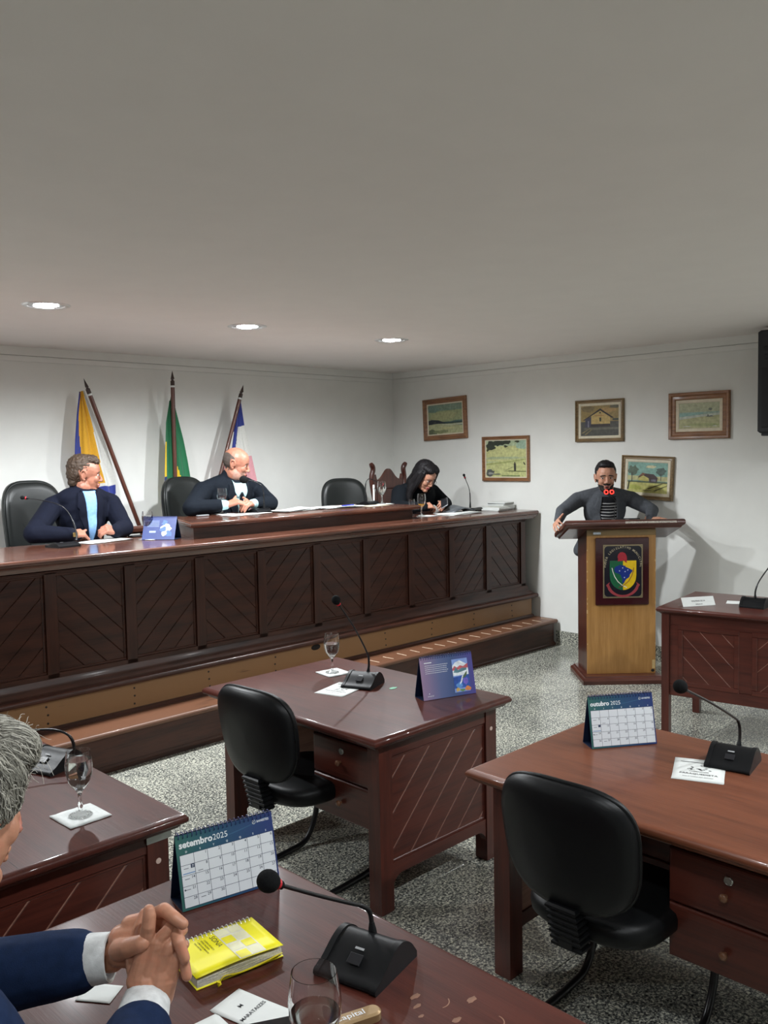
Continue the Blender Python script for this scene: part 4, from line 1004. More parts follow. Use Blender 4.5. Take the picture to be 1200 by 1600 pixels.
calendar('purple-blue spiral tent card with a small seaside picture on the centre desk', (2.949, 2.586, .7505), rad(-18.5), 'card', w=.272)
calendar('royal blue spiral calendar standing on the bench beside a goblet', (3.155, 5.43, 1.2835), rad(-52), 'royal', w=.235, h=.155, dep=.14)

# ------------------------------------------------------------------ papers and small things
paperm = mat('paper_white', (.68, .70, .68), .7, var=.02)
inkm = mat('ink_black', (.03, .03, .035), .7)
def sheet(label, loc, rz, w, d, n=1, text=None, name='paper', cat='paper', col=paperm, group=None, art=False, jit=.004, wave=.0, cover=0):
    t = thing(name, label, cat, loc, rz, group)
    r = random.Random(int(abs(loc[0])*1000+abs(loc[1])*77))
    z = 0
    for k in range(n):
        P = []; jx, jy, ja = (r.uniform(-jit, jit), r.uniform(-jit, jit), r.uniform(-jit, jit)*8) if k else (0, 0, 0)
        for i in range(9):
            row = []
            for j in range(9):
                u, v = i/8-.5, j/8-.5; a, b = u*w, v*d
                row.append((a*math.cos(ja)-b*math.sin(ja)+jx, a*math.sin(ja)+b*math.cos(ja)+jy, z+.0006+wave*(.5+.5*math.sin(5*u+2*v+k))*(u+.5)))
            P.append(row)
        m = MB(); m.grid(P); o = m.build('page', col, t, 60); md = o.modifiers.new('thickness', 'SOLIDIFY'); md.thickness = .0004; md.offset = -1
        z += .0009+wave*.15
    if text:
        m = MB(); zz = z+.0004
        for ty, ts, tt in text: put_text(m, tt, TR(0, ty*d, zz), ts, 'CENTER', .01)
        if art:
            for k in range(18):
                q = blob(r.uniform(-.22, .22)*w, r.uniform(-.05, .20)*d, r.uniform(.003, .009), r.uniform(.001, .004), 7, .4, k); m.add([(a, b, zz+k*.00003) for a, b in q], [tuple(range(7))])
            m.box(-w*.4, w*.35, d*.33, d*.345, zz, zz+.0002)
        m.build('printing', inkm, t)
    return t
sheet('white printed programme half under the microphone on the centre desk', (2.705, 3.055, .7505), rad(-75), .155, .21, 2, [(-.10, .011, 'HOMENAGEM'), (-.22, .016, 'PARAQUEDISTA'), (-.34, .009, 'DIA DO MUNICIPIO')], art=True)
sheet('white printed programme left of the microphone on the right desk', (2.825, 1.355, .7505), rad(-68), .165, .215, 2, [(-.10, .010, 'HOMENAGEM'), (-.22, .017, 'PARAQUEDISTA'), (-.34, .009, 'DIA E HORA DA SESSAO')], art=True)
sheet('white printed strip of paper beside the black phone on the nearest desk', (.985, 1.385, .7505), rad(14), .085, .16, 2, [(.22, .014, 'M'), (.02, .0125, 'MARATAIZES')])
m = MB(); m.bbox(-.055, .0, -.058, -.02, .0022, .0030, .0004)
ph = thing('phone', 'black phone lying on papers at the bottom edge of the nearest desk', 'phone', (.955, 1.305, .7535), rad(-28))
m = MB(); m.bbox(-.078, .078, -.040, .040, 0, .009, .004); m.build('body', plast, ph, 60)
m = MB(); m.bbox(-.074, .074, -.037, .037, .0088, .0094, .0002); m.build('screen', mat('screen_black', (.01, .01, .012), .08), ph)
sheet('white sheet beside the black phone, cut off by the bottom edge', (.865, 1.370, .7505), rad(-4), .12, .15, 1)
sheet('white sheet under the left cuff of the man at the nearest desk', (.80, 1.672, .7505), rad(35), .06, .075, 2)
gb = thing('gold_case', 'rounded gold case with white script beside the cropped goblet', 'case', (1.092, 1.222, .7505), rad(-18))
m = MB(); P = [(.05*0, 0)]; 
pts = [( .045+.017*math.cos(a), .017*math.sin(a)) for a in [rad(-90+15*k) for k in range(13)]]+[(-.045+.017*math.cos(a), .017*math.sin(a)) for a in [rad(90+15*k) for k in range(13)]]
m.prism(pts, 0, .018, None, .004); m.build('body', mat('gold_plastic', (.36, .24, .12), .3, .4), gb, 40)
m = MB(); put_text(m, 'Capital', TR(-.004, -.006, .0186) @ Matrix.Rotation(0, 4, 'Z'), .021, 'CENTER', .005, 1.1); m.build('script_print', whitep, gb)

# yellow notebook
nb = thing('notebook', 'bright yellow spiral notebook with checked strip on the nearest desk', 'notebook', (1.055, 1.590, .7505), rad(-8.5))
yel = mat('yellow_cover', (.88, .80, .005), .45, var=.02)
NW, ND = .205, .148
m = MB(); m.bbox(-NW/2, NW/2, -ND/2, ND/2, 0, .003, .0008); m.build('back_cover', yel, nb)
for k in range(6):
    m = MB(); P = [[(-NW/2+.003+(NW-.006)*i/10, -ND/2+.002+R.uniform(0, .0015)+(ND-.008)*j/3, .0036+k*.0033+.002*math.sin(i*.6+k)*(1-j/3)*.6) for j in range(4)] for i in range(11)]
    m.grid(P); o = m.build('page_block', mat('page_cream', (.60, .58, .50), .8, nscale=300, var=.2), nb); md = o.modifiers.new('thickness', 'SOLIDIFY'); md.thickness = .0030
m = MB(); P = [[(-NW/2+NW*i/12, -ND/2+ND*j/6, .0265+.004*math.sin(i/12*PI)*(1-j/6)) for j in range(7)] for i in range(13)]
m.grid(P); fc = m.build('front_cover', yel, nb, 60); md = fc.modifiers.new('thickness', 'SOLIDIFY'); md.thickness = .0010
def nbz(x, y): return .0268+.004*math.sin((x+NW/2)/NW*PI)*(1-(y+ND/2)/ND)
def patch(nm, x0, x1, y0, y1, mt, dz=.0004):
    m = MB(); m.grid([[(x0+(x1-x0)*i/6, y0+(y1-y0)*j/6, nbz(x0+(x1-x0)*i/6, y0+(y1-y0)*j/6)+dz) for j in range(7)] for i in range(7)]); return m.build(nm, mt, nb, 60)
patch('white_strip', .000, .062, -ND/2+.002, ND/2-.006, mat('strip_white', (.70, .68, .55), .5))
for i in range(2):
    for j in range(4):
        patch('check', .003+i*.030, .029+i*.030, -ND/2+.004+j*.036, -ND/2+.034+j*.036, mat('check_yellow', (.80, .72, .02), .5) if (i+j) % 2 == (0) and not (i == 1 and j == 3) else mat('check_cream', (.72, .70, .46), .5), .0007)
m = MB(); T1 = lambda x, y: TR(x, y, nbz(x, y)+.001, rz=-PI/2)
put_text(m, 'SONATA', T1(-.016, .052), .0185)
for k, s in enumerate(('CADERNO DE NOTAS', 'ESPIRAL PAUTADO', 'COM FOLHAS BRANCAS', 'PARA ANOTAR')): put_text(m, s, T1(-.030-k*.0075, .050), .0052, off=.01)
m.build('lettering', mat('ink_olive', (.06, .06, .02), .6), nb)
m = MB()
for k in range(18):
    x = -NW/2+.012+(NW-.024)*k/17
    P = [(x+.0012*math.sin(a), ND/2-.003+.012*math.cos(a), .014+.0165*math.sin(a)) for a in [2*PI*q/16 for q in range(16)]]
    m.tube(P, .0014, 5, closed=True)
m.build('spiral_wire', mat('wire_white', (.70, .70, .68), .3, .3), nb, 60)
m = MB(); P = [(-.055, -ND/2-.012, .006), (-.04, -ND/2-.007, .012), (.0, -ND/2-.010, .008), (.05, -ND/2-.012, .012), (.10, -ND/2-.002, .010)]
Q = bez(P, 6); m.grid([[q, q+Vector((.002, .009, -.003))] for q in Q]); m.tube([(-.055, -ND/2-.012, .006), (-.062, -ND/2-.014, .010), (-.060, -ND/2-.014, .002), (-.054, -ND/2-.013, .005)], .003, 6); m.build('ribbon', mat('ribbon_yellow', (.80, .66, .01), .6), nb, 60)
m = MB(); m.tube([(NW/2-.01, ND/2-.02, .010), (NW/2+.012, ND/2-.03, .012)], .002, 6); m.build('pencil_tip', mat('pencil_pale', (.5, .42, .30), .6), nb)

# name card
nc = thing('name_card', 'folded white name card on the clerk desk at the right', 'name card', (5.375, 2.60, .8405), rad(-32))
for s, nm in ((1, 'front_face'), (-1, 'back_face')):
    m = MB(); Tn = Matrix.Translation((0, -.03*s, 0)) @ Matrix.Rotation(s*(PI/2-rad(28)), 4, 'X')
    m.box(-.115, .115, 0, .062, -.0006, 0, Tn) if s > 0 else m.box(-.115, .115, 0, .062, 0, .0006, Tn)
    m.build(nm, paperm, nc)
    if s > 0:
        m = MB(); put_text(m, 'WALFRAN SILVA', Tn @ TR(0, .030, .0004), .013, 'CENTER', .02); put_text(m, 'VEREADOR', Tn @ TR(0, .009, .0004), .010, 'CENTER', .02); m.build('lettering', inkm, nc)
sheet('small white paper beside the microphone base on the clerk desk', (5.62, 2.46, .8405), rad(20), .12, .10, 1)
m = MB(); m.add([(p[0], p[1], .0015) for p in blob(0, 0, .022, .014, 12, .2, 2)]+[(p[0], p[1], 0) for p in blob(0, 0, .022, .014, 12, .2, 2)], [tuple(range(12)), tuple(range(23, 11, -1))]+[(i, (i+1) % 12, 12+(i+1) % 12, 12+i) for i in range(12)])
o = m.build('green_paper_scrap', mat('scrap_green', (.14, .38, .24), .6), None, loc=(2.885, 2.885, .7505)); tag(o, 'small green paper scrap beside the microphone on the centre desk', 'paper scrap')

# on the bench
sheet('open white papers under the hands of the man in navy jacket', (2.88, 5.66, 1.2835), rad(8), .34, .17, 3, jit=.02, wave=.006)
m = MB(); m.bbox(-.06, .06, -.035, .035, 0, .010, .004); o = m.build('phone', plast, None, 40, loc=(3.20, 5.79, 1.2825)); tag(o, 'dark phone lying on the bench left of the blue calendar', 'phone')
sheet('white papers beside the foam microphone of the bald man', (4.02, 5.58, 1.4015), rad(4), .40, .14, 3, jit=.02, wave=.004)
m = MB(); m.bbox(-.05, .05, -.012, .012, 0, .012, .004); o = m.build('spectacle_case', mat('case_grey', (.20, .21, .22), .4), None, 40, loc=(3.71, 5.72, 1.4005)); tag(o, 'small grey case left of the goblet on the raised desk', 'case')
sheet('spread of white papers on the raised desk, left of its centre', (4.52, 5.62, 1.4015), rad(6), .42, .20, 5, jit=.03, wave=.01)
sheet('spread of white papers on the raised desk, in front of the empty chair', (4.98, 5.60, 1.4015), rad(-5), .40, .22, 4, jit=.03, wave=.012)
m = MB(); m.tube([(-.07, 0, .006), (.07, .01, .006)], .005, 8); o = m.build('pen', mat('pen_blue', (.01, .03, .35), .3), None, 40, loc=(5.02, 5.52, 1.413)); tag(o, 'blue pen on the papers in front of the empty chair', 'pen')
sheet('cream paper folder at the right end of the raised desk', (5.30, 5.50, 1.4015), rad(3), .26, .16, 2, col=mat('folder_cream', (.62, .56, .42), .7))
sheet('white papers on the bench below the woman\'s hands', (6.20, 5.30, 1.2835), rad(4), .46, .20, 4, jit=.03, wave=.008)
# dark folded file lying on the bench
fd = thing('dark_file', 'dark grey plastic document file leaning on papers before the woman', 'document file', (6.40, 5.44, 1.2835), rad(2))
m = MB(); m.grid([[(-.20+.34*i/8, -.07+.14*j/4, .016+.055*math.sin(PI*min(1, i/8*1.1))**1.5*(.6+.1*j)) for j in range(5)] for i in range(9)]); o = m.build('cover', mat('file_dark', (.10, .11, .12), .35, var=.4, nscale=18), fd, 60); md = o.modifiers.new('thickness', 'SOLIDIFY'); md.thickness = .012
r = random.Random(11)
for k, (x, y, n, lb) in enumerate(((6.71, 5.28, 7, 'left, lower pile of document files at the right end of the bench'), (6.895, 5.36, 11, 'right, taller pile of document files at the right end of the bench'))):
    t = thing('document_pile', lb, 'documents', (x, y, 1.2835), rad(2), 'piles of files on the bench end')
    z = 0
    for q in range(n):
        th = r.uniform(.003, .008); m = MB(); dx, dy = r.uniform(-.006, .006), r.uniform(-.012, .012)
        m.bbox(-.082+dx, .082+dx, -.10+dy, .10+dy, z, z+th*.9, .001, TR(rz=r.uniform(-.05, .05))); m.build('file', [paperm, mat('file_grey', (.32, .34, .36), .6), mat('file_pale', (.55, .56, .52), .6)][r.choice((0, 0, 1, 2))], t); z += th

# ------------------------------------------------------------------ flags
polem = wood('pole_wood', (.045, .015, .010), (.11, .035, .022), .35, 2)
FY = 6.74
fs = thing('flag_stand', 'dark wooden three-hole flag stand behind the bench', 'flag stand', (4.10, FY, PF))
m = MB(); m.bbox(-.28, .28, -.07, .07, 0, .05, .01); m.bbox(-.24, .24, -.035, .035, .05, .30, .008); m.build('block', W('mahogany', 0), fs)
def flag(label, tip, foot, L, Rr, colfn, mats, ring=None, amp=.02, nfold=5, ybase=0):
    """tip, foot world (x,z); L,Rr: left/right boundary lists of (x,z)"""
    t = thing('flag', label, 'flag', (foot[0], FY, foot[1]), 0, 'flags behind the bench')
    o = Vector((foot[0], FY, foot[1]))
    P0 = Vector((foot[0], FY, foot[1]))-o; P1 = Vector((tip[0], FY, tip[1]))-o; d = (P1-P0).normalized(); Pe = P1-d*.085
    m = MB(); m.tube([P0, P0.lerp(Pe, .5), Pe], .0175, 14); m.build('pole', polem, t, 60)
    q = d.to_track_quat('Z', 'Y').to_matrix().to_4x4()
    m = MB(); m.lathe([(.018, -.045), (.018, 0), (.011, .004), (.011, .014)], 14, Matrix.Translation(Pe) @ q)
    vs = [(-.032, 0, .016), (0, .011, .016), (.032, 0, .016), (0, -.011, .016), (0, 0, .09)]
    m.add(vs, [(3, 2, 1, 0), (0, 1, 4), (1, 2, 4), (2, 3, 4), (3, 0, 4)], Matrix.Translation(Pe) @ q); m.build('spear_tip', mat('tip_dark', (.045, .025, .02), .4), t)
    m = MB(); m.lathe([(.0185, -.035), (.0185, -.02), (.017, -.018)], 14, Matrix.Translation(Pe-d*.02) @ q); m.build('white_tie', nap, t, 60)
    if ring:
        pr = P0.lerp(Pe, ring); m = MB(); m.lathe([(.019, -.014), (.022, -.010), (.022, .010), (.019, .014)], 14, Matrix.Translation(pr) @ q); m.tube([pr+Vector((.01, -.01, .0)), pr+Vector((.05, -.02, .012))], .004, 6); m.build('white_clip', nap, t, 60)
    def sample(B, v):
        n = len(B)-1; k = min(int(v*n), n-1); f = v*n-k
        return Vector(B[k]).lerp(Vector(B[k+1]), f)
    NU, NV = 44, 60; P = []
    for i in range(NV+1):
        v = i/NV; a, b = sample(L, v), sample(Rr, v); row = []
        for j in range(NU+1):
            u = j/NU; p = a.lerp(b, u); ph_ = nfold*PI*u*1.3+2*v*math.sin(3*u+1)
            y = -.012-ybase-amp*(.35+.65*v)*(1+math.sin(ph_))
            row.append((p.x-o.x+.004*math.sin(ph_*1.3+v*4), y, p.y-o.z+.006*math.sin(ph_+1)*v))
        P.append(row)
    m = MB(); vs = [q for r_ in P for q in r_]; M1 = NU+1
    for i in range(NV):
        for j in range(NU):
            m.mi = colfn((j+.5)/NU, (i+.5)/NV); 
            m.f.append((i*M1+j, i*M1+j+1, (i+1)*M1+j+1, (i+1)*M1+j)); m.m.append(m.mi)
    m.v = vs; ob = m.build('cloth', mats, t, 80); md = ob.modifiers.new('thickness', 'SOLIDIFY'); md.thickness = .002
    return t
cl = lambda n, c: mat(n, c, .75, var=.06, sheen=.2, bmp=.2, nscale=90)
cy, cb, cw_, cg, cp, cn = cl('cloth_yellow', (.62, .32, .015)), cl('cloth_blue', (.02, .035, .22)), cl('cloth_white', (.62, .62, .58)), cl('cloth_green', (.012, .14, .055)), cl('cloth_pink', (.62, .30, .33)), cl('cloth_navy', (.012, .025, .14))
def c1(u, v):
    if v > .72: return 1
    if v > .685: return 2 if u > .2 else 1
    e = .10+.20*min(1, v*1.2)
    if u < e: return 1
    return 0 if u < .62+.1*(1-v) else 2
flag('blue and yellow flag on a pole leaning right, behind the man in navy jacket', (3.303, 2.491), (3.985, .62),
     [(3.285, 2.39), (3.25, 2.20), (3.225, 2.0), (3.215, 1.85), (3.27, 1.66), (3.34, 1.50), (3.43, 1.42)], [(3.32, 2.40), (3.41, 2.18), (3.48, 1.98), (3.53, 1.80), (3.56, 1.66), (3.56, 1.56), (3.50, 1.44)], c1, [cy, cb, cw_], ring=.32, ybase=-.07)
def c2(u, v):
    # folded green flag with a yellow wedge and blue disc part
    if v > .36:
        if .0 <= u < .10: return 1 if v < .62 else 2
        if .42 < u < .42+.26*min(1, (v-.36)*2.5): return 1
        if v > .72 and .66 <= u < .76: return 2
    return 0
flag('green flag with yellow and blue folds on the upright pole behind the bald man', (4.111, 2.594), (4.10, .62),
     [(4.095, 2.33), (4.05, 2.15), (4.035, 1.95), (4.02, 1.70), (4.01, 1.45), (4.01, 1.2)], [(4.12, 2.38), (4.165, 2.2), (4.215, 2.0), (4.25, 1.82), (4.28, 1.64), (4.29, 1.2)], c2, [cg, cl('cloth_gold', (.75, .50, .02)), cn], ybase=-.055, amp=.014)
def c3(u, v):
    if v > .60: return 2
    if v < .34 and u > .12: return 1 if (v < .30 or u < .5) else 0
    if v < .52 and .25 < u < .25+.22*(1-(v-.3)*2.5): return 1
    return 0
flag('blue, white and pink flag on a pole leaning left, behind the bald head', (4.853, 2.503), (4.21, .62),
     [(4.825, 2.39), (4.77, 2.2), (4.71, 2.0), (4.65, 1.85), (4.62, 1.6), (4.62, 1.35)], [(4.838, 2.39), (4.86, 2.22), (4.885, 2.05), (4.945, 1.85), (5.00, 1.62), (5.02, 1.35)], c3, [cw_, cb, cp], amp=.016, ybase=-.06)

# ------------------------------------------------------------------ people
def fuse(mb, name, mats, parent, voxel, smooth=3, color=None, factor=.5, jitter=0, extra=None, label=None, keep=False):
    """weld overlapping closed shapes of mb into one continuous skin"""
    me = bpy.data.meshes.new(name); me.from_pydata([tuple(v) for v in mb.v], [], mb.f); me.update()
    o = bpy.data.objects.new(name, me); COL.objects.link(o)
    r = o.modifiers.new('r', 'REMESH'); r.mode = 'VOXEL'; r.voxel_size = voxel; r.use_smooth_shade = True
    s = o.modifiers.new('s', 'SMOOTH'); s.factor = factor; s.iterations = smooth
    dg = bpy.context.evaluated_depsgraph_get(); dg.update()
    me2 = bpy.data.meshes.new_from_object(o.evaluated_get(dg)); bpy.data.objects.remove(o); bpy.data.meshes.remove(me)
    me2.name = name; me2.materials.clear()
    if not isinstance(mats, (list, tuple)): mats = [mats]
    for m in mats: me2.materials.append(m)
    n = len(me2.vertices); co = np.empty(n*3, dtype=np.float32); me2.vertices.foreach_get('co', co); co = co.reshape(-1, 3)
    if jitter:
        nz = np.array([noise.noise(Vector(c)*60)+.6*noise.noise(Vector(c)*130) for c in co]); no = np.empty(n*3, dtype=np.float32); me2.vertices.foreach_get('normal', no)
        co = co+no.reshape(-1, 3)*(nz*jitter)[:, None]; me2.vertices.foreach_set('co', co.astype(np.float32).ravel())
    if extra is not None:
        co = extra(co); me2.vertices.foreach_set('co', co.astype(np.float32).ravel())
    me2.polygons.foreach_set('use_smooth', [True]*len(me2.polygons))
    if color:
        npoly = len(me2.polygons); c = np.empty(npoly*3, dtype=np.float32); me2.polygons.foreach_get('center', c)
        me2.polygons.foreach_set('material_index', color(c.reshape(-1, 3)).astype(np.int32))
    me2.update()
    if keep: return me2
    return link(name, me2, parent, label)
def join_meshes(name, mes):
    bm = bmesh.new()
    for m in mes: bm.from_mesh(m)
    me = bpy.data.meshes.new(name); bm.to_mesh(me); bm.free()
    for m in mes[0].materials: me.materials.append(m)
    return me
def skin(name, c, rough=.45):
    if name in MATS: return MATS[name]
    m, nt, b = nodes(name); v = coords(nt)
    f = noise_n(nt, v, 28, 5, .6)
    nt.links.new(ramp(nt, f, [(.3, tuple(x*.80 for x in c)), (.55, c), (.75, (min(1, c[0]*1.12), c[1]*.98, c[2]*.98))]), b.inputs['Base Color'])
    b.inputs['Roughness'].default_value = rough; b.inputs['Subsurface Weight'].default_value = .10
    b.inputs['Subsurface Radius'].default_value = (.010, .004, .002); b.inputs['Subsurface Scale'].default_value = .6
    b.inputs['Specular IOR Level'].default_value = .4
    bump(nt, b, noise_n(nt, v, 230, 3), .18, .001)
    MATS[name] = m; return m
def fabric(name, c, rough=.85):
    return mat(name, c, rough, var=.15, nscale=55, bmp=.25, sheen=.0, bscale=500, spec=.15)
def head_frame(c, az, pitch=0, roll=0, s=1.0):
    """c: head centre, az: compass heading of the face (0=+y, 90=+x), local +x forward, +y its left, +z up"""
    a = rad(90-az)
    return Matrix.Translation(c) @ Matrix.Rotation(a, 4, 'Z') @ Matrix.Rotation(rad(pitch), 4, 'Y') @ Matrix.Rotation(rad(roll), 4, 'X') @ Matrix.Scale(s, 4)
def head_prims(m, T, jawk=1.0, fat=1.0, nose=1.0, smile=0):
    e = lambda c, r, rot=None: m.ell(c, r, T, rot)
    c = lambda a, ra, b, rb: m.cap(a, ra, b, rb, T)
    e((-.012, 0, .032), (.098, .077*fat, .092)); e((.028, 0, .030), (.064, .066*fat, .080))
    e((.032, 0, -.030), (.056, .060*fat, .078)); e((.030, 0, -.072), (.048*jawk, .052*fat*jawk, .042)); e((.070, 0, -.096), (.022*jawk, .026, .019))
    for s in (1, -1):
        e((.058, s*.034, -.022), (.028, .023*fat, .028)); c((.012, s*.046*fat, -.050), .016, (.058, s*.024, -.086), .017)
        c((.076, s*.012, .029), .0125, (.066, s*.042, .026), .012)             # brow
        c((.080, s*.020, -.001), .0075, (.076, s*.040, -.001), .007)            # eyelid mass
        e((.098, s*.0125*nose, -.030), (.0115, .0075, .0075))                   # nostril wing
        # ear: helix rim, lobe, back
        m.tube([tuple(T @ Vector(p)) for p in [(.006, s*.070*fat, -.012), (.004, s*.078*fat, .012), (-.006, s*.083*fat, .028), (-.022, s*.086*fat, .026), (-.028, s*.085*fat, .006), (-.020, s*.080*fat, -.018), (-.006, s*.074*fat, -.034), (.004, s*.071*fat, -.028)]], [.0052*T.to_scale().x]*8, 8)
        m.ell((-.012, s*.072*fat, -.002), (.018, .010, .028), T)
    c((.083, 0, .012), .0085*nose, (.101, 0, -.018), .0105*nose); e((.104, 0, -.026), (.0105*nose, .011*nose, .009*nose))
    c((.088, -.014, -.056), .0068, (.092, 0, -.053), .0075); c((.092, 0, -.053), .0075, (.088, .014, -.056), .0068); c((.084, -.020, -.0585), .005, (.084, .020, -.0585), .005)
    c((.086, -.012, -.069), .0075, (.086, .012, -.069), .0075)
def eyes(T, parent, s=1.0, look=0, iris=(.05, .025, .012)):
    m = MB()
    for sg in (1, -1):
        m.mi = 0; m.ell((.0745, sg*.0305, .0045), (.0125, .0125, .0105), T, nu=16, nv=10)
    m.build('eye', mat('eye_white', (.55, .50, .47), .25), parent, 80)
    m = MB()
    for sg in (1, -1): m.ell((.0842, sg*.0305+look*.004, .0045), (.0035, .0055, .0058), T, nu=12, nv=8)
    m.build('iris', mat('iris_dark', iris, .2), parent, 80)
    m = MB()
    for sg in (1, -1):
        P = [T @ Vector((.0875-abs(k-2)*.0008-.004*(k > 2)*(k-2)*.5, sg*(.018+.0062*k), .0105+.0015*math.sin(k))) for k in range(5)]
        m.tube(P, .0016*s, 5)
    m.build('eyelid_line', mat('lash_dark', (.03, .018, .012), .6), parent, 80)
def brows(T, parent, c, th=.0042, lift=0):
    m = MB()
    for sg in (1, -1):
        P = [T @ Vector((.0895-.0022*k*k*.22, sg*(.010+.0085*k), .026+lift+.0015*k-.0006*k*k)) for k in range(6)]
        m.tube(P, [th*.6, th, th, th*.9, th*.7, th*.35], 8)
    m.build('eyebrow', mat('brow_%d' % int(c[0]*1000), c, .9), parent, 80)
def finger(m, p, d, up, lens, rs, curls):
    """chain of tapered segments; up = back of the hand; curls bend away from it"""
    p = Vector(p); d = Vector(d).normalized(); up = Vector(up).normalized(); ax = d.cross(up).normalized(); pts = [p.copy()]
    for L, cu_ in zip(lens, curls):
        d = Matrix.Rotation(-rad(cu_), 3, ax) @ d
        p = p+d*L; pts.append(p.copy())
    for i in range(len(pts)-1): m.cap(pts[i], rs[i], pts[i+1], rs[i+1], n=12)
    return pts
def hand(m, wrist, d, up, side, curls=((10, 20, 10),)*4, thumb=(35, 20, 15), s=1.0, spread=5, tdir=None):
    """d: wrist to knuckles, up: back of the hand, side=+1 if the thumb lies towards d x up"""
    wrist = Vector(wrist); d = Vector(d).normalized(); up = Vector(up); up = (up-d*up.dot(d)).normalized(); lat = d.cross(up)*side   # towards the thumb
    P = lambda a, b, c: wrist+(d*a+lat*b+up*c)*s
    m.cap(P(-.02, 0, 0), .024*s, P(.015, 0, 0), .023*s)
    for k, b in enumerate((.028, .010, -.009, -.026)):
        m.cap(P(.010, b*.55, 0), .0165*s, P(.083-.004*abs(k-1)-.006*(k == 3), b, .001), .0118*s)
    m.cap(P(.03, .0, -.006), .017*s, P(.065, -.005, -.004), .015*s)
    L = ((.043, .026, .021), (.048, .030, .022), (.044, .028, .021), (.034, .021, .018))
    for k, b in enumerate((.028, .010, -.009, -.026)):
        a = rad(spread*(1.5-k)); dd = d*math.cos(a)+lat*math.sin(a)
        finger(m, P(.083-.004*abs(k-1)-.006*(k == 3), b, 0), dd, up, [x*s for x in L[k]], [x*s for x in (.0098, .0090, .0082, .0072)] if k < 3 else [x*s for x in (.0086, .0078, .0070, .0064)], curls[k if len(curls) > k else 0])
    t0 = P(.018, .020, -.006); a = rad(thumb[0])
    td = Vector(tdir).normalized() if tdir else (d*math.cos(a)+lat*math.sin(a)-up*.35).normalized()
    tup = (up*.5+lat*.6).normalized()
    m.cap(P(.005, .012, -.004), .017*s, t0+td*.03*s, .0135*s)
    finger(m, t0+td*.03*s, td, tup, [.036*s, .028*s], [.0118*s, .0105*s, .0085*s], thumb[1:])
def conform(name, target, T, poly, mt, parent, off=.003, thick=.003, n=26, view=(1, 0, 0), smooth=True, depth=.5, colors=None):
    """cloth panel cut along a 2-D outline (y,z in frame T) and laid on the target surface, seen along local -x"""
    bm = bmesh.new(); bm.from_mesh(target if isinstance(target, bpy.types.Mesh) else target.data); tree = BVHTree.FromBMesh(bm); bm.free()
    ys = [p[0] for p in poly]; zs = [p[1] for p in poly]; y0, y1, z0, z1 = min(ys), max(ys), min(zs), max(zs)
    R3 = T.to_3x3(); d = (R3 @ Vector((-1, 0, 0))).normalized(); m = MB(); idx = {}
    def pt(y, z):
        k = (round(y, 5), round(z, 5))
        if k in idx: return idx[k]
        o = T @ Vector((depth, y, z)); h = tree.ray_cast(o, d, depth*2.2)
        if h[0] is None: idx[k] = None; return None
        idx[k] = len(m.v); m.v.append(tuple(h[0]-d*off)); return idx[k]
    st = (z1-z0)/n; rows = [z0+st*i for i in range(n+1)]
    def span(z):
        xs = []
        for i in range(len(poly)):
            a, b = poly[i-1], poly[i]
            if (a[1] <= z) != (b[1] <= z): xs.append(a[0]+(b[0]-a[0])*(z-a[1])/(b[1]-a[1]))
        xs.sort(); return xs
    prev = None; K = 8
    for z in rows:
        zz = min(max(z, z0+1e-5), z1-1e-5); sp_ = span(zz)
        cur = [pt(sp_[0]+(sp_[-1]-sp_[0])*k/K, zz) for k in range(K+1)] if len(sp_) >= 2 else None
        if prev and cur:
            for k in range(K):
                q = (prev[k], prev[k+1], cur[k+1], cur[k])
                if None not in q and len(set(q)) == 4: m.f.append(q); m.m.append(0)
        prev = cur
    if not m.f: return None
    if colors:
        m.m = [colors(i//K) for i in range(len(m.f))]
    o = m.build(name, mt, parent, 70)
    md = o.modifiers.new('thickness', 'SOLIDIFY'); md.thickness = thick; md.offset = 0
    return o
def torso_frame(chest, az, lean=0):
    return Matrix.Translation(chest) @ Matrix.Rotation(rad(90-az), 4, 'Z') @ Matrix.Rotation(rad(lean), 4, 'Y')
def sleeve(m, S, E, Wr, rs=.066, re=.052, rw=.036):
    m.cap(S, rs, E, re); m.cap(E, re, Wr, rw)
def wrinkle(co):   # shallow cloth folds
    out = co.copy()
    for i, c in enumerate(co):
        v = Vector(c); n_ = noise.noise(Vector((v.x*9, v.y*9, v.z*16)))*.5+noise.noise(v*23)*.25
        out[i] = c+np.array((n_*.007, n_*.006, n_*.005))
    return out

def seated(label, base, hips, chest, neck, head, SH, EL, WR, az, k=1.0):
    return None

FACE = Vector
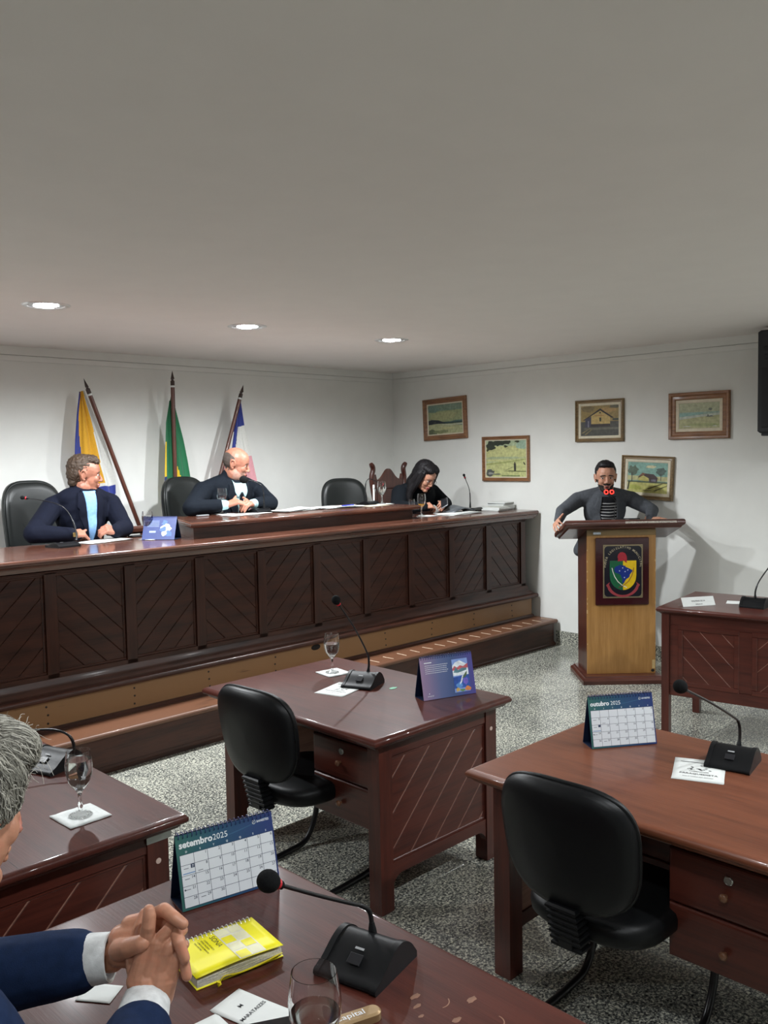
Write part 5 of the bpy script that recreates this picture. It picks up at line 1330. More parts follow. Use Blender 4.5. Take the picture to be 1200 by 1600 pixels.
# ---- man in the navy jacket, left end of the bench
def person_common(name_label, base, Tt, Th, sh, el, wr, hips, knees, feet, skinm, headkw, face_color, k, coat, coatmats, hands, voxel=.004, coatvox=.007, neckr=.056, belly=0, waist=None, stand=False, coat_low=None):
    t = thing('person', name_label, 'person', base); iv = Matrix.Translation(base).inverted()
    m = MB(); V = lambda p: iv @ Vector(p)
    ThL = iv @ Th; TtL = iv @ Tt
    head_prims(m, ThL, **headkw)
    nb_ = TtL @ Vector((-.01, 0, .20*k)); nh = ThL @ Vector((-.022, 0, -.055))
    m.cap(nb_, neckr*1.08*k, nh, neckr*k*.96)
    # trunk and limbs, slimmer than the clothes
    m.cap(TtL @ Vector((-.01, 0, .05*k)), .095*k, V(hips), .10*k)
    for s in (0, 1):
        nc_ = TtL @ Vector((-.01, 0, .07*k)); m.cap(nc_, .04*k, V(sh[s])-Vector((0, 0, .015)), .036*k); m.cap(V(sh[s])-Vector((0, 0, .015)), .036*k, V(el[s]), .034*k); m.cap(V(el[s]), .036*k, V(wr[s]), .024*k)
        m.cap(V(hips), .08*k, V(knees[s]), .055*k); m.cap(V(knees[s]), .05*k, V(feet[s]), .035*k)
    for h in hands: hand(m, V(h['w']), h['d'], h['up'], h['side'], h.get('curls', ((12, 22, 12),)*4), h.get('thumb', (35, 20, 15)), k*h.get('s', 1), h.get('spread', 4), h.get('tdir'))
    Ti = ThL.inverted(); A = np.array(Ti)
    def col(c):
        l = c @ A[:3, :3].T+A[:3, 3]; return face_color(l)
    body = fuse(m, 'body', skinm, t, voxel, 3, col)
    # coat
    m = MB(); coat(m, TtL, V)
    fuse(m, 'jacket', coatmats, t, coatvox, 5, extra=wrinkle)
    global TORSO_ONLY
    TORSO_ONLY = True; m = MB(); coat(m, TtL, V); cm = fuse(m, 'form', coatmats, None, coatvox, 5, extra=wrinkle, keep=True); TORSO_ONLY = False
    return t, cm, body, TtL, ThL, V
def pants(t, V, hips, knees, feet, k, mt, name='trousers'):
    m = MB()
    m.cap(V(hips)+Vector((0, 0, .02)), .135*k, V(hips), .135*k)
    for s in (0, 1): m.cap(V(hips), .105*k, V(knees[s]), .075*k); m.cap(V(knees[s]), .075*k, V(feet[s]), .055*k)
    fuse(m, name, mt, t, .010, 4)
    for s in (0, 1):
        f = V(feet[s]); d = (V(knees[s])-V(hips)); d.z = 0; d = d.normalized() if d.length > .05 else Vector((-.7, -.7, 0))
        m = MB(); m.cap(f+Vector((0, 0, -.01)), .042*k, f+d*.17*k+Vector((0, 0, -.035)), .036*k); fuse(m, 'shoe', mat('shoe_black', (.012, .011, .01), .3), t, .007, 3)

SK1 = [skin('skin_ruddy', (.37, .155, .10)), skin('lip_ruddy', (.42, .13, .10)), skin('stub', (.30, .17, .12))]
def fc_plain(l):
    x, y, z = l[:, 0], l[:, 1], l[:, 2]; r = np.zeros(len(l))
    r[(x > .080) & (abs(y) < .021) & (z > -.075) & (z < -.049)] = 1; return r
K = 1.08
TORSO_ONLY = False
def lap(side, *pts): return [(side*a, b) for a, b in pts]

# man 1
base = (2.93, 6.12, PF)
Tt = torso_frame(Vector((2.925, 6.08, 1.435)), 178, 12)
Th = head_frame((2.945, 6.055, 1.735), 114, 6, 0, 1.12)
sh = [Vector((2.715, 6.10, 1.515)), Vector((3.155, 6.09, 1.520))]; el = [Vector((2.47, 5.86, 1.355)), Vector((3.145, 5.88, 1.345))]; wr = [Vector((2.68, 5.755, 1.340)), Vector((3.00, 5.74, 1.340))]
hips = Vector((2.95, 6.24, 1.00)); kn = [Vector((2.80, 5.90, .98)), Vector((3.08, 5.90, .98))]; ft = [Vector((2.80, 5.88, .56)), Vector((3.08, 5.88, .56))]
navy = fabric('suit_navy_black', (.005, .0065, .015))
def coat1(m, T, V):
    k = K
    m.ell((0, 0, .02), (.125*k, .185*k, .20*k), T); m.ell((-.01, 0, .12*k), (.10*k, .19*k, .09*k), T)
    m.cap(T @ Vector((-.03, 0, .17)), .085*k, T @ Vector((-.035, 0, .19)), .078*k)
    m.cap(T @ Vector((0, 0, -.05)), .15*k, V(hips)+Vector((0, 0, .02)), .16*k)
    if TORSO_ONLY: return
    for s in (0, 1):
        m.cap(T @ Vector((-.03, 0, .16)), .07*k, V(sh[s]), .068*k); sleeve(m, V(sh[s]), V(el[s]), V(wr[s]), .070*k, .062*k, .044*k)
hands1 = [dict(w=wr[0], d=(.9, -.1, .06), up=(-.1, -.55, .8), side=1, curls=((45, 55, 30), (55, 60, 30), (60, 60, 30), (60, 60, 30)), thumb=(15, 10, 10), tdir=(.8, .0, .35)),
          dict(w=wr[1], d=(-.75, -.25, .25), up=(.3, -.7, .6), side=-1, curls=((60, 60, 30), (65, 60, 30), (65, 60, 30), (65, 60, 30)), thumb=(15, 10, 10), tdir=(-.8, .1, .2))]
t1, coat, body, TL, HL, V = person_common('grey-brown haired man in navy jacket and pale blue shirt, leftmost at the bench', base, Tt, Th, sh, el, wr, hips, kn, ft, SK1, dict(fat=1.06, nose=1.1), fc_plain, K, coat1, navy, hands1)
pants(t1, V, hips, kn, ft, K, fabric('trouser_dark', (.02, .02, .025)))
conform('shirt', coat, TL, [(-.045, .205), (.055, .205), (.030, -.06), (.0, -.20), (-.028, -.06)], fabric('tshirt_sky', (.22, .40, .68)), t1, .004, .003)
for s in (1, -1):
    conform('lapel', coat, TL, lap(s, (.050, .215), (.085, .195), (.105, .10), (.085, .085), (.095, .06), (.02, -.18), (.005, -.20), (.040, -.02)), navy, t1, .010, .006)
eyes(HL, t1, 1.1, -1); brows(HL, t1, (.06, .04, .03))
def hairmesh(name, prims, T, mt, parent, voxel=.005, jit=.003, cut=None, smooth=3):
    m = MB()
    for p in prims:
        if p[0] == 'e': m.ell(p[1], p[2], T, p[3] if len(p) > 3 else None)
        else: m.cap(p[1], p[2]*T.to_scale().x, p[3], p[4]*T.to_scale().x) if 0 else m.cap(T @ Vector(p[1]), p[2]*T.to_scale().x, T @ Vector(p[3]), p[4]*T.to_scale().x)
    return fuse(m, name, mt, parent, voxel, smooth, jitter=jit)
hb = mat('hair_brown', (.050, .030, .018), .6, var=.5, nscale=120, bmp=.8, bscale=260)
hair_short = [('e', (-.024, 0, .048), (.094, .083, .088)), ('e', (-.052, 0, .010), (.062, .080, .080)), ('e', (.026, 0, .098), (.054, .066, .036)), ('e', (.052, .0, .090), (.034, .056, .026)),
              ('e', (-.016, .068, .040), (.034, .012, .032)), ('e', (-.016, -.068, .040), (.034, .012, .032)), ('e', (-.060, 0, -.050), (.040, .060, .040))]
hairmesh('hair', hair_short, HL, hb, t1, jit=.006)
wt = MB(); w0 = V(wr[0]); wt.tube([w0+Vector((.012, .036*math.cos(a)*.9, .036*math.sin(a))) for a in [2*PI*q/20 for q in range(20)]], .010, 8, closed=True); wt.build('watch_strap', mat('strap_dark', (.04, .035, .025), .4), t1, 60)
wt = MB(); wt.bbox(w0.x-.006, w0.x+.030, w0.y-.050, w0.y-.040, w0.z-.014, w0.z+.016, .003); wt.build('watch', mat('watch_gold', (.45, .33, .14), .25, 1), t1)

# man 2, bald, speaking
base = (4.17, 6.10, PF)
Tt = torso_frame(Vector((4.165, 6.02, 1.500)), 176, 22)
Th = head_frame((4.195, 5.955, 1.785), 136, 16, 0, 1.08)
sh = [Vector((3.92, 6.03, 1.575)), Vector((4.44, 6.03, 1.560))]; el = [Vector((3.68, 5.83, 1.462)), Vector((4.41, 5.80, 1.462))]; wr = [Vector((3.95, 5.745, 1.475)), Vector((4.165, 5.72, 1.470))]
hips2 = Vector((4.16, 6.22, 1.00)); kn = [Vector((4.02, 5.92, .98)), Vector((4.32, 5.92, .98))]; ft = [Vector((4.02, 5.90, .56)), Vector((4.32, 5.90, .56))]
SK2 = [skin('skin_pink', (.40, .17, .11)), skin('lip_pink', (.40, .13, .10)), skin('shaved_hair', (.085, .065, .055), .7), skin('stubble', (.36, .20, .15), .6)]
def fc_bald(l):
    x, y, z = l[:, 0], l[:, 1], l[:, 2]; r = np.zeros(len(l)); w_ = .004*np.sin(y*90)+.004*np.sin(z*140)
    r[(x < .016+w_-(z-.01)*.35) & (z < .072+w_-np.clip(x+.06, 0, 1)*.45) & (z > -.050-(x+.05)*.2) & ((x < -.030) | (z > .018)) & ((abs(y) > .050) | (x < -.05))] = 2
    r[(x > .012) & (z < -.040) & (z > -.12) & (x < .11) & (np.hypot(x-.0, y) > .03) & (z < -.046)] = 3
    r[(abs(y) > .078) & (x > -.034) & (x < .012) & (z < .036)] = 0
    r[(x > .084) & (abs(y) < .019) & (z > -.076) & (z < -.050)] = 1
    r[l[:, 2] < -.125] = 0
    return r
def coat2(m, T, V):
    k = K
    m.ell((0, 0, .0), (.13*k, .20*k, .19*k), T); m.ell((-.03, 0, .10*k), (.10*k, .20*k, .085*k), T)
    m.cap(T @ Vector((-.045, 0, .16)), .080*k, T @ Vector((-.05, 0, .175)), .074*k)
    m.cap(T @ Vector((0, 0, -.05)), .16*k, V(hips2)+Vector((0, 0, .02)), .17*k)
    if TORSO_ONLY: return
    for s in (0, 1):
        m.cap(T @ Vector((-.045, 0, .145)), .075*k, V(sh[s]), .070*k); a = V(wr[s]).lerp(V(el[s]), .26)
        m.cap(V(sh[s]), .076*k, V(el[s]), .062*k); m.cap(V(el[s]), .062*k, a, .047*k)
hands2 = [dict(w=wr[0], d=(.72, -.55, .30), up=(-.55, -.25, .80), side=1, curls=((35, 50, 20), (40, 50, 20), (45, 50, 20), (48, 50, 20)), thumb=(20, 10, 10), tdir=(.6, .05, .75), s=1.0),
          dict(w=wr[1], d=(-.72, -.50, .18), up=(.45, -.35, .80), side=-1, curls=((30, 55, 25), (35, 55, 25), (40, 55, 25), (45, 55, 25)), thumb=(20, 10, 10), tdir=(-.6, .05, .7), s=1.0)]
suit2 = fabric('suit_charcoal_navy', (.0055, .008, .0125))
t2, coat, body, TL, HL, V = person_common('bald man in dark suit and tie speaking at the raised desk, hands clasped', base, Tt, Th, sh, el, wr, hips2, kn, ft, SK2, dict(fat=1.08, nose=1.15, jawk=1.04), fc_bald, K, coat2, suit2, hands2)
pants(t2, V, hips2, kn, ft, K, fabric('trouser_dark', None))
shirtm = fabric('shirt_pale_aqua', (.40, .58, .60))
conform('shirt', coat, TL, [(-.055, .175), (.055, .175), (.050, .08), (.0, -.17), (-.050, .08)], shirtm, t2, .004, .003)
conform('tie', coat, TL, [(-.018, .115), (.018, .115), (.014, .085), (.028, -.06), (.0, -.16), (-.028, -.06), (-.014, .085)], fabric('tie_black', (.008, .008, .012), .5), t2, .010, .006)
for s in (1, -1):
    conform('collar', coat, TL, lap(s, (.008, .120), (.060, .190), (.064, .120), (.035, .070)), shirtm, t2, .012, .005, 14)
    conform('lapel', coat, TL, lap(s, (.062, .180), (.095, .165), (.125, .07), (.10, .055), (.11, .03), (.02, -.17), (.005, -.19), (.050, .02)), suit2, t2, .010, .006)
for s in (0, 1):
    m = MB(); a = V(wr[s]); b = a.lerp(V(el[s]), .30); m.cap(a.lerp(b, .15), .035*K, b, .043*K); fuse(m, 'shirt_cuff', shirtm, t2, .005, 2)
eyes(HL, t2, 1.1, -1); brows(HL, t2, (.05, .03, .025), .0032)
m = MB(); m.ell((.096, 0, -.062), (.005, .013, .007), HL); m.build('open_mouth', mat('mouth_dark', (.05, .008, .008), .4), t2, 60)

# woman with the phone
base = (6.42, 5.98, PF)
Tt = torso_frame(Vector((6.31, 5.92, 1.395)), 176, 26)
Th = head_frame((6.175, 5.70, 1.628), 180, 36, 0, 1.12)
sh = [Vector((6.07, 5.93, 1.465)), Vector((6.52, 5.93, 1.455))]; el = [Vector((5.90, 5.80, 1.335)), Vector((6.57, 5.80, 1.340))]; wr = [Vector((6.04, 5.60, 1.350)), Vector((6.34, 5.64, 1.350))]
hips3 = Vector((6.40, 6.12, 1.0)); kn = [Vector((6.27, 5.92, .98)), Vector((6.53, 5.92, .98))]; ft = [Vector((6.27, 5.90, .55)), Vector((6.53, 5.90, .55))]
SK3 = [skin('skin_tan', (.50, .25, .165)), skin('lip_rose', (.42, .12, .11))]
blackf = fabric('knit_black', (.007, .009, .012))
def coat3(m, T, V):
    k = K
    m.ell((0, 0, .0), (.13*k, .185*k, .18*k), T); m.ell((-.03, 0, .08*k), (.10*k, .18*k, .085*k), T)
    m.cap(T @ Vector((-.03, 0, .13)), .078*k, T @ Vector((-.02, 0, .165)), .062*k)
    m.cap(T @ Vector((0, 0, -.05)), .16*k, V(hips3)+Vector((0, 0, .02)), .17*k)
    if TORSO_ONLY: return
    for s in (0, 1):
        m.cap(T @ Vector((-.04, 0, .13)), .075*k, V(sh[s]), .070*k); sleeve(m, V(sh[s]), V(el[s]), V(wr[s]), .080*k, .066*k, .042*k)
hands3 = [dict(w=wr[0], d=(.85, -.30, .10), up=(-.1, -.6, .75), side=1, curls=((30, 50, 30), (35, 55, 30), (40, 55, 30), (40, 55, 30)), thumb=(20, 10, 10), tdir=(.8, .1, .5), s=.93),
          dict(w=wr[1], d=(-.45, -.55, .15), up=(.3, -.5, .75), side=-1, curls=((40, 50, 30), (45, 55, 30), (50, 55, 30), (50, 55, 30)), thumb=(20, 10, 10), tdir=(-.6, -.2, .5), s=.93)]
t3, coat, body, TL, HL, V = person_common('long dark-haired woman in black with glasses, looking down at a phone', base, Tt, Th, sh, el, wr, hips3, kn, ft, SK3, dict(fat=1.06, nose=.95, jawk=.95), fc_plain, K, coat3, blackf, hands3, neckr=.046)
pants(t3, V, hips3, kn, ft, K, blackf)
eyes(HL, t3, 1.1); brows(HL, t3, (.02, .012, .01), .003)
hk = mat('hair_black', (.008, .007, .008), .5, spec=.3, var=.4, nscale=90, bmp=.5, bscale=220)
hl = [('e', (-.022, 0, .046), (.102, .090, .092)), ('e', (-.050, 0, .0), (.070, .090, .10)), ('e', (.022, -.028, .092), (.062, .052, .036)), ('e', (.022, .034, .090), (.060, .046, .036))]
for s in (1, -1):
    hl += [('c', (.030, s*.078, .055), .024, (.030, s*.090, -.04), .026), ('c', (.030, s*.090, -.04), .026, (.015, s*.098, -.14), .030), ('c', (.0, s*.080, .03), .03, (-.02, s*.095, -.08), .034)]
hl += [('c', (-.02, -.095, -.08), .036, (.03, -.105, -.20), .032), ('c', (.03, -.105, -.20), .032, (.06, -.10, -.275), .018), ('c', (-.07, 0, -.02), .055, (-.10, 0, -.13), .05)]
def comb(co):
    A = np.array(HL.inverted()); l = co @ A[:3, :3].T+A[:3, 3]; a = np.arctan2(l[:, 1], l[:, 0]+.02)
    s_ = .0022*np.sin(a*46)+.0016*np.sin(a*83+l[:, 2]*20); d = l-np.array((-.02, 0, .03)); n_ = np.linalg.norm(d, axis=1)[:, None]; l = l+d/n_*s_[:, None]
    B = np.array(HL); return l @ B[:3, :3].T+B[:3, 3]
m = MB()
for p in hl:
    if p[0] == 'e': m.ell(p[1], p[2], HL)
    else: m.cap(HL @ Vector(p[1]), p[2]*1.06, HL @ Vector(p[3]), p[4]*1.06)
fuse(m, 'hair', hk, t3, .005, 4, extra=comb)
m = MB()
for s in (1, -1):
    P = [HL @ Vector((.100+.002*math.cos(a), s*.031+.021*math.cos(a), .001+.018*math.sin(a))) for a in [2*PI*q/20 for q in range(20)]]; m.tube(P, .0016, 6, closed=True)
    m.tube([HL @ Vector((.100, s*.052, .006)), HL @ Vector((.05, s*.078, .006)), HL @ Vector((0, s*.084, .004))], .0014, 6)
m.tube([HL @ Vector((.101, -.010, .004)), HL @ Vector((.106, 0, .006)), HL @ Vector((.101, .010, .004))], .0014, 6)
m.build('glasses', mat('glasses_dark', (.02, .015, .015), .25), t3, 60)
php = thing('smartphone', 'smartphone held by the woman in both hands', 'phone', (6.215, 5.49, 1.372), 0, None, (rad(48), rad(0), rad(-50)))
php.rotation_euler = (rad(28), rad(-30), rad(-62))
m = MB(); m.bbox(-.037, .037, -.076, .076, 0, .010, .004); m.build('body', mat('phone_silver', (.30, .31, .33), .3, .6), php)
m = MB(); m.bbox(-.034, .034, -.071, .071, .0098, .0106, .0003); m.build('screen', mat('phone_glass', (.02, .022, .025), .1), php)

# man speaking at the lectern
LQ = lambda x, y, z: LM @ Vector((x, y, z))
base = tuple(LQ(.02, .62, 0))
AZ = 225
Tt = torso_frame(LQ(.015, .60, 1.335), 222, 16)
Th = head_frame(LQ(.0, .50, 1.612), 232, 4, 0, 1.09)
sh = [LQ(-.215, .60, 1.425), LQ(.235, .60, 1.425)]; el = [LQ(-.37, .50, 1.335), LQ(.375, .44, 1.335)]; wr = [LQ(-.435, .31, 1.275), LQ(.275, .16, 1.287)]
hips4 = LQ(.02, .68, .93); kn = [LQ(-.06, .60, .52), LQ(.12, .62, .52)]; ft = [LQ(-.05, .62, .075), LQ(.14, .62, .075)]
SK4 = [skin('skin_olive', (.46, .23, .15)), skin('lip_olive', (.33, .11, .09)), mat('beard_black', (.016, .011, .009), .8, var=.4, nscale=150, bmp=.5)]
def fc_beard(l):
    x, y, z = l[:, 0], l[:, 1], l[:, 2]; r = np.zeros(len(l))
    w_ = .003*np.sin(y*160)+.003*np.sin(x*130)
    jaw = (z < -.052+w_+.25*(np.abs(y)-.03)*(x > 0)) & (z > -.125) & (x > .000) & (np.abs(y) > .022)
    chin = (z < -.075+w_) & (z > -.125) & (x > .03) & (np.abs(y) <= .03)
    mus = (z < -.037) & (z > -.051) & (x > .080) & (np.abs(y) < .030)
    side = (z < -.010) & (z >= -.06) & (x > .0) & (x < .030+w_) & (np.abs(y) > .05)
    r[jaw | chin | mus | side] = 2
    r[(x > .083) & (np.abs(y) < .018) & (z > -.075) & (z <= -.051)] = 1
    return r
gry = fabric('blazer_grey', (.062, .067, .076))
def coat4(m, T, V):
    k = 1.02
    m.ell((0, 0, .0), (.115*k, .180*k, .19*k), T); m.ell((-.02, 0, .09*k), (.09*k, .185*k, .075*k), T)
    m.cap(T @ Vector((-.04, 0, .13)), .075*k, T @ Vector((-.045, 0, .155)), .070*k)
    m.cap(T @ Vector((0, 0, -.05)), .145*k, V(hips4)+Vector((0, 0, .05)), .160*k); m.cap(V(hips4)+Vector((0, 0, .05)), .16*k, V(hips4)-Vector((0, 0, .08)), .165*k); m.cap(V(LQ(-.10, .62, 1.15)), .07, V(LQ(-.20, .60, .99)), .055)
    if TORSO_ONLY: return
    for s in (0, 1):
        m.cap(T @ Vector((-.04, 0, .14)), .066*k, V(sh[s]), .066*k); sleeve(m, V(sh[s]), V(el[s]), V(wr[s]), .068*k, .052*k, .038*k)
fw_ = Vector((-.707, -.707, 0)); rt = Vector((.707, -.707, 0))
hands4 = [dict(w=wr[0], d=fw_*.75-rt*.35+Vector((0, 0, -.12)), up=-rt*.75+Vector((0, 0, .55)), side=-1 if 0 else 1, curls=((20, 25, 15), (22, 28, 15), (25, 30, 15), (28, 30, 15)), thumb=(40, 5, 5), tdir=fw_*.35+rt*.35+Vector((0, 0, .8)), s=.98, spread=7),
          dict(w=wr[1], d=rt*.90+fw_*.35+Vector((0, 0, .02)), up=Vector((0, 0, 1)), side=1, curls=((10, 15, 8),)*4, thumb=(45, 10, 8), s=.98, spread=8)]
t4, coat, body, TL, HL, V = person_common('bearded man in grey blazer and striped shirt standing at the lectern', base, Tt, Th, sh, el, wr, hips4, kn, ft, SK4, dict(fat=1.0, nose=1.0, jawk=.98), fc_beard, 1.02, coat4, gry, hands4)
pants(t4, V, hips4, kn, ft, 1.0, fabric('jeans_dark', (.02, .025, .045)))
stripes = [fabric('tee_black', (.010, .010, .012)), fabric('tee_stripe', (.30, .30, .30))]
conform('tshirt', coat, TL, [(-.050, .145), (.055, .145), (.085, .02), (.075, -.22), (-.06, -.22), (-.075, .02)], stripes, t4, .004, .003, 46, colors=lambda r: 1 if r % 3 == 0 and r < 40 else 0)
for s in (1, -1):
    conform('lapel', coat, TL, lap(s, (.055, .150), (.085, .145), (.125, .05), (.10, .035), (.115, .015), (.065, -.20), (.045, -.20), (.075, .02)), gry, t4, .010, .006)
eyes(HL, t4, 1.0, -.5); brows(HL, t4, (.012, .009, .008), .0045, -.001)
hs4 = [('e', (-.024, 0, .050), (.092, .081, .088)), ('e', (-.052, 0, .012), (.060, .077, .078)), ('e', (.034, 0, .103), (.052, .062, .030)), ('e', (-.010, .067, .040), (.036, .012, .032)), ('e', (-.010, -.067, .040), (.036, .012, .032))]
hairmesh('hair', hs4, HL, hk, t4, jit=.0035)
m = MB(); m.ell((.094, 0, -.0625), (.004, .013, .005), HL); m.build('open_mouth', mat('mouth_dark', None), t4, 60)

# ---- grey-haired man in the foreground
KF = 1.0
base = (.30, 1.34, 0)
HC = Vector((.426, 1.340, 1.338))
Th = head_frame(HC, 79, 13, 0, 1.03)
SK5 = [skin('skin_fg', (.56, .265, .165), .42), skin('lip_fg', (.42, .15, .12)), skin('nose_fg', (.58, .23, .17))]
def fc_fg(l):
    x, y, z = l[:, 0], l[:, 1], l[:, 2]; r = np.zeros(len(l)); r[(x > .095) & (z < -.005) & (z > -.04)] = 2; return r
# clasped hands, laid out in a frame: a = right across, b = up, c = towards the viewer side (the right hand's back)
HO = Vector((.775, 1.412, .930))
ha = Vector((.711, -.703, -.018)); hb_ = Vector((.059, .034, .998)); hc = -F_
S5 = .001165
def HP(px, py, c=0.0):      # hand frame in millimetre-like units
    return HO+ha*((px-235)*S5)-hb_*((py-1490)*S5)+hc*c
t5 = thing('person', 'grey-haired man in navy suit with clasped hands at the nearest desk, left edge', 'person', base)
iv = Matrix.Translation(base).inverted(); V = lambda p: iv @ Vector(p)
shR, shL = Vector((.30, 1.14, 1.10)), Vector((.22, 1.60, 1.12)); elR, elL = Vector((.45, 1.02, .845)), Vector((.44, 1.74, .885))
wR, wL = HP(228, 1532, .0), HP(165, 1500, -.055)
hips5 = Vector((.20, 1.36, .52))
m = MB(); HLf = iv @ Th
head_prims(m, HLf, fat=1.08, nose=1.12)
nb_ = V((.36, 1.34, 1.14)); m.cap(nb_, .062, HLf @ Vector((-.02, 0, -.06)), .058)
m.cap(V((.27, 1.37, 1.0)), .10, V(hips5), .11)
for S_, E_ in ((shR, elR), (shL, elL)): m.cap(nb_, .05, V(S_), .045); m.cap(V(S_), .042, V(E_), .036)
m.cap(V(elL), .036, V(wL), .026)
for y in (1.24, 1.48): m.cap(V(hips5), .08, V((.62, y, .50)), .06); m.cap(V((.62, y, .50)), .05, V((.62, y, .08)), .035)
# left hand (behind): palm from the wrist, fingers woven out to the right, thumb over the front
H = lambda *a: V(HP(*a))
m.cap(H(160, 1503, -.055), .027, H(183, 1478, -.045), .028)
m.cap(H(178, 1470, -.05), .026, H(222, 1462, -.045), .030); m.cap(H(176, 1490, -.04), .024, H(225, 1490, -.042), .030); m.cap(H(190, 1450, -.055), .018, H(236, 1440, -.050), .020)
def seg(m, pts, rs):
    for i in range(len(pts)-1): m.cap(pts[i], rs[i], pts[i+1], rs[i+1], n=14)
seg(m, [H(180, 1476, -.020), H(200, 1463, .000), H(222, 1453, .010), H(225, 1452, .011)], [.0190, .0175, .0155, .0140])      # left thumb over the right hand
seg(m, [H(232, 1432, -.055), H(252, 1412, -.020), H(272, 1417, .0), H(286, 1425, .004)], [.0132, .0128, .0120, .0105])        # left index, lying across at the top
seg(m, [H(245, 1445, -.050), H(268, 1436, -.018), H(281, 1452, .008), H(290, 1476, .010)], [.0130, .0124, .0115, .0100])    # left middle
seg(m, [H(248, 1470, -.050), H(275, 1460, -.022), H(286, 1482, .0), H(292, 1507, .002)], [.0124, .0116, .0108, .0096])       # left ring
seg(m, [H(245, 1490, -.050), H(270, 1485, -.030), H(284, 1497, -.016), H(289, 1512, -.012)], [.0100, .0092, .0085, .0075])
meL = fuse(m, 'body', SK5, None, .0026, 2, keep=True)
Ai = np.array(HLf.inverted()); c = np.empty(len(meL.polygons)*3, dtype=np.float32); meL.polygons.foreach_get('center', c); c = c.reshape(-1, 3); meL.polygons.foreach_set('material_index', fc_fg(c @ Ai[:3, :3].T+Ai[:3, 3]).astype(np.int32))
# right hand (front), back of the hand seen
m = MB(); m.cap(V(elR), .036, H(232, 1555, .012), .030)
m.cap(H(232, 1552, .010), .031, H(230, 1518, .0), .031); m.cap(H(248, 1540, -.004), .026, H(252, 1510, -.004), .030)
for (x0, y0, x1, y1, r0, r1) in ((214, 1515, 228, 1458, .0190, .0150), (228, 1520, 246, 1456, .0200, .0145), (243, 1520, 264, 1462, .0200, .0140), (256, 1520, 275, 1478, .0175, .0130)): m.cap(H(x0, y0, .004), r0, H(x1, y1, .001), r1)
m.cap(H(212, 1500, -.008), .020, H(205, 1478, -.014), .017)
seg(m, [H(228, 1456, .0), H(233, 1428, .006), H(234, 1412, .004), H(233, 1405, .002)], [.0150, .0130, .0122, .0108])          # index pointing up
seg(m, [H(247, 1454, .0), H(262, 1436, -.004), H(272, 1430, -.022), H(270, 1440, -.045)], [.0128, .0105, .0098, .0085])     # middle, folding over behind
seg(m, [H(264, 1462, .0), H(276, 1446, -.008), H(279, 1450, -.034), H(270, 1465, -.050)], [.0120, .0100, .0092, .0080])
seg(m, [H(275, 1478, .0), H(284, 1466, -.014), H(282, 1474, -.036), H(272, 1482, -.048)], [.0108, .0090, .0082, .0072])
seg(m, [H(206, 1480, -.016), H(206, 1452, -.034), H(213, 1432, -.046), H(214, 1428, -.048)], [.0150, .0115, .0100, .0090])    # right thumb tip rising behind
def knuck(co):
    out = co.copy()
    for i, q in enumerate(co):
        v = Vector(q); n_ = noise.noise(v*90)*.0004+noise.noise(Vector((v.x*40, v.y*40, v.z*160)))*.0004; out[i] = q+n_
    return out
meR = fuse(m, 'body', SK5, None, .0016, 2, keep=True, extra=knuck)
bo = link('body', join_meshes('body', [meL, meR]), t5)
# thumb nail and finger nails
nl = skin('nail', (.58, .30, .24), .25)
for p, r, d in ((H(221, 1452, .0215), (.0065, .0050, .0018), None),):
    mm_ = MB(); q = Matrix(((ha.x, hb_.x, hc.x, p.x), (ha.y, hb_.y, hc.y, p.y), (ha.z, hb_.z, hc.z, p.z), (0, 0, 0, 1)))
    mm_.ell((0, 0, 0), r, q @ Matrix.Rotation(rad(25), 4, 'Z')); mm_.build('fingernail', nl, t5, 60)
# suit
navf = fabric('suit_blue_navy', (.010, .022, .062))
m = MB()
m.ell(V((.26, 1.37, 1.0)), (.15, .21, .22)); m.ell(V((.37, 1.31, .95)), (.14, .17, .17)); m.cap(V((.26, 1.37, .95)), .17, V(hips5)+Vector((0, 0, .05)), .17); m.cap(V((.31, 1.36, 1.13)), .085, V((.33, 1.355, 1.15)), .08)
dR = (V(elR)-H(230, 1545, .008)).normalized(); cR = H(230, 1545, .008)+dR*.095; cL = H(98, 1512, -.055)
for S_, E_, C_ in ((shR, elR, cR), (shL, elL, cL)):
    m.cap(V((.27, 1.37, 1.12)), .08, V(S_), .072); m.cap(V(S_), .080, V(E_), .072)
    m.cap(V(E_), .080, C_, .0605)
fuse(m, 'jacket', navf, t5, .006, 5, extra=wrinkle)
wsh = fabric('shirt_white', (.68, .70, .70), .7)
def cuff(a, b, ra, rb, name='shirt_cuff'):
    d = (b-a); L = d.length; q = d.to_track_quat('Z', 'Y').to_matrix().to_4x4(); T = Matrix.Translation(a) @ q
    m = MB(); m.lathe([(ra, 0), (rb, L), (rb-.003, L+.0015), (rb-.006, L), (ra-.008, .002)], 36, T, cap=False)
    o = m.build(name, wsh, t5, 50); return o
dR = (V(elR)-H(230, 1545, .008)).normalized(); cuff(H(230, 1545, .008)+dR*.10, H(230, 1545, .008)-dR*.004, .050, .0425)
cuff(H(94, 1510, -.055), H(158, 1502, -.055), .0485, .0435)
m = MB(); m.lathe([(.066, 0), (.062, .035), (.058, .036), (.060, 0)], 30, iv @ Matrix.Translation((.37, 1.34, 1.18)) @ Matrix.Rotation(rad(18), 4, 'Y'), cap=False); m.build('shirt_collar', wsh, t5, 50)
m = MB(); m.cap(V(hips5)+Vector((0, 0, .0)), .15, V(hips5), .15)
for y in (1.24, 1.48): m.cap(V(hips5), .11, V((.62, y, .50)), .08); m.cap(V((.62, y, .50)), .08, V((.62, y, .12)), .058)
fuse(m, 'trousers', navf, t5, .010, 4)
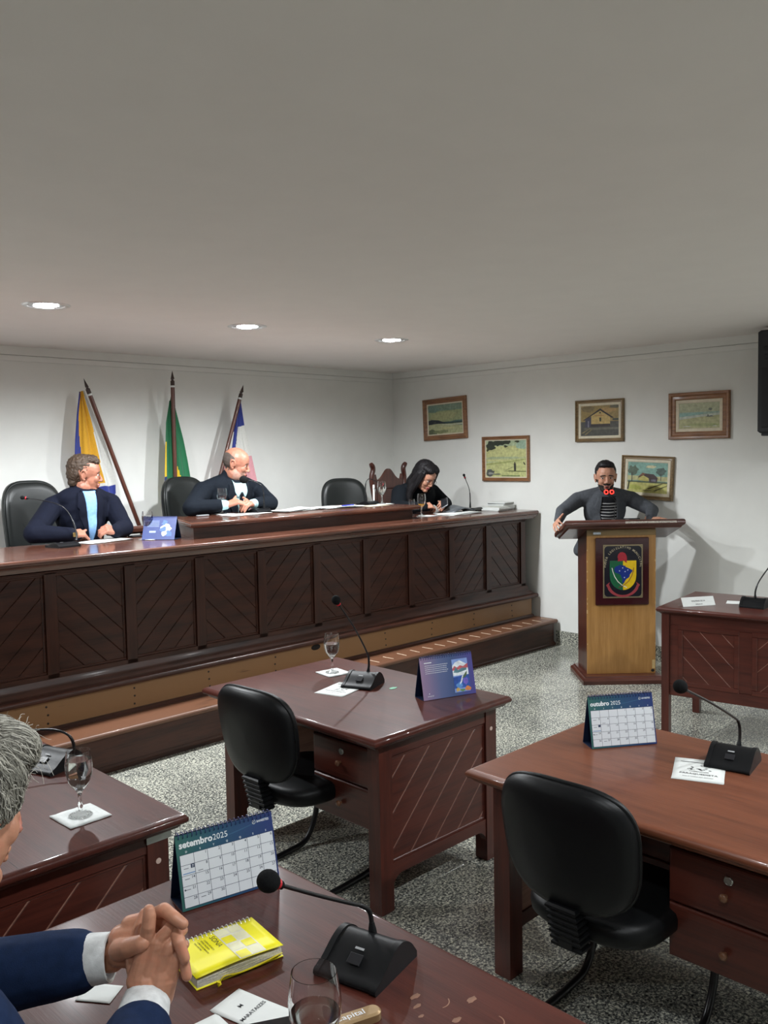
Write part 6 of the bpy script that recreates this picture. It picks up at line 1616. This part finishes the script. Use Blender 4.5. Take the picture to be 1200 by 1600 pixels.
for y in (1.24, 1.48):
    m = MB(); m.cap(V((.62, y, .055)), .042, V((.80, y, .038)), .036); fuse(m, 'shoe', mat('shoe_black', None), t5, .007, 3)
# grey wavy hair: cap plus strands
hgm = mat('hair_grey', (.20, .19, .16), .7, var=.5, nscale=140, bmp=.8, bscale=300)
hgs = [mat('strand_light', (.52, .50, .43), .5, var=.1), mat('strand_mid', (.27, .26, .22), .5, var=.1), mat('strand_dark', (.10, .095, .08), .5, var=.1)]
hp = [('e', (.046, -.034, .094), (.042, .046, .036)), ('e', (.022, -.060, .062), (.040, .030, .036)), ('e', (-.018, -.074, .005), (.034, .022, .045)), ('e', (-.024, 0, .050), (.098, .088, .092)), ('e', (-.050, 0, .005), (.068, .086, .086)), ('e', (.034, 0, .098), (.052, .068, .036)), ('e', (.004, -.072, .040), (.050, .018, .048)), ('e', (.004, .072, .040), (.050, .018, .048)), ('e', (-.058, 0, -.055), (.044, .066, .045))]
ho = hairmesh('hair', hp, HLf, hgm, t5, .005, .002)
bm = bmesh.new(); bm.from_mesh(ho.data); tree = BVHTree.FromBMesh(bm)
fs_ = [f for f in bm.faces]; rr = random.Random(4); st_ = MB(); HI = HLf.inverted(); R3 = HLf.to_3x3(); crown = Vector((-.05, 0, .13))
for q in range(3400):
    f = fs_[rr.randrange(len(fs_))]; p = f.calc_center_median(); l = HI @ p
    if l.y > .03: continue                                        # the far side is never seen
    ln = rr.uniform(.035, .075); n_ = 8; P = []; ph_ = rr.uniform(0, 6.28); am = rr.uniform(.001, .0042); cur = p.copy(); lift = rr.uniform(.001, .006)
    for i in range(n_):
        ll = HI @ cur; dr = (ll-crown); dr.x += .02; 
        near = tree.find_nearest(cur)
        nrm = near[1]; w_ = Vector((dr.x+.03*math.sin(ph_), dr.y, dr.z-.03)); w_ = R3 @ w_.normalized(); w_ = (w_-nrm*w_.dot(nrm)).normalized(); sd = nrm.cross(w_)
        P.append(near[0]+nrm*(lift+.003*i/n_)+sd*am*math.sin(ph_+i*1.1))
        cur = near[0]+w_*ln/n_
    st_.mi = rr.choice((0, 0, 1, 1, 2)); st_.tube(P, [.0005, .0006, .0006, .0006, .0005, .0005, .0004, .0002], 3)
# loose flyaway curls at the crown and forelock
for q in range(90):
    a = rr.uniform(0, 6.28); P0 = HLf @ Vector((rr.uniform(-.05, .085), rr.uniform(-.08, -.01), rr.uniform(.06, .135))); nrm = tree.find_nearest(P0); p = nrm[0]; P = []
    d = (nrm[1]+Vector((rr.uniform(-.6, .6), rr.uniform(-.6, .6), rr.uniform(-.2, .4)))).normalized(); sd = d.orthogonal().normalized(); L_ = rr.uniform(.015, .038)
    for i in range(8): P.append(p+d*L_*i/7+sd*.007*math.sin(i*.55+a)-Vector((0, 0, .012))*(i/7)**2)
    st_.mi = 0; st_.tube(P, .0003, 3)
bm.free(); so = st_.build('hair_strands', hgs, t5); so['kind'] = 'stuff'
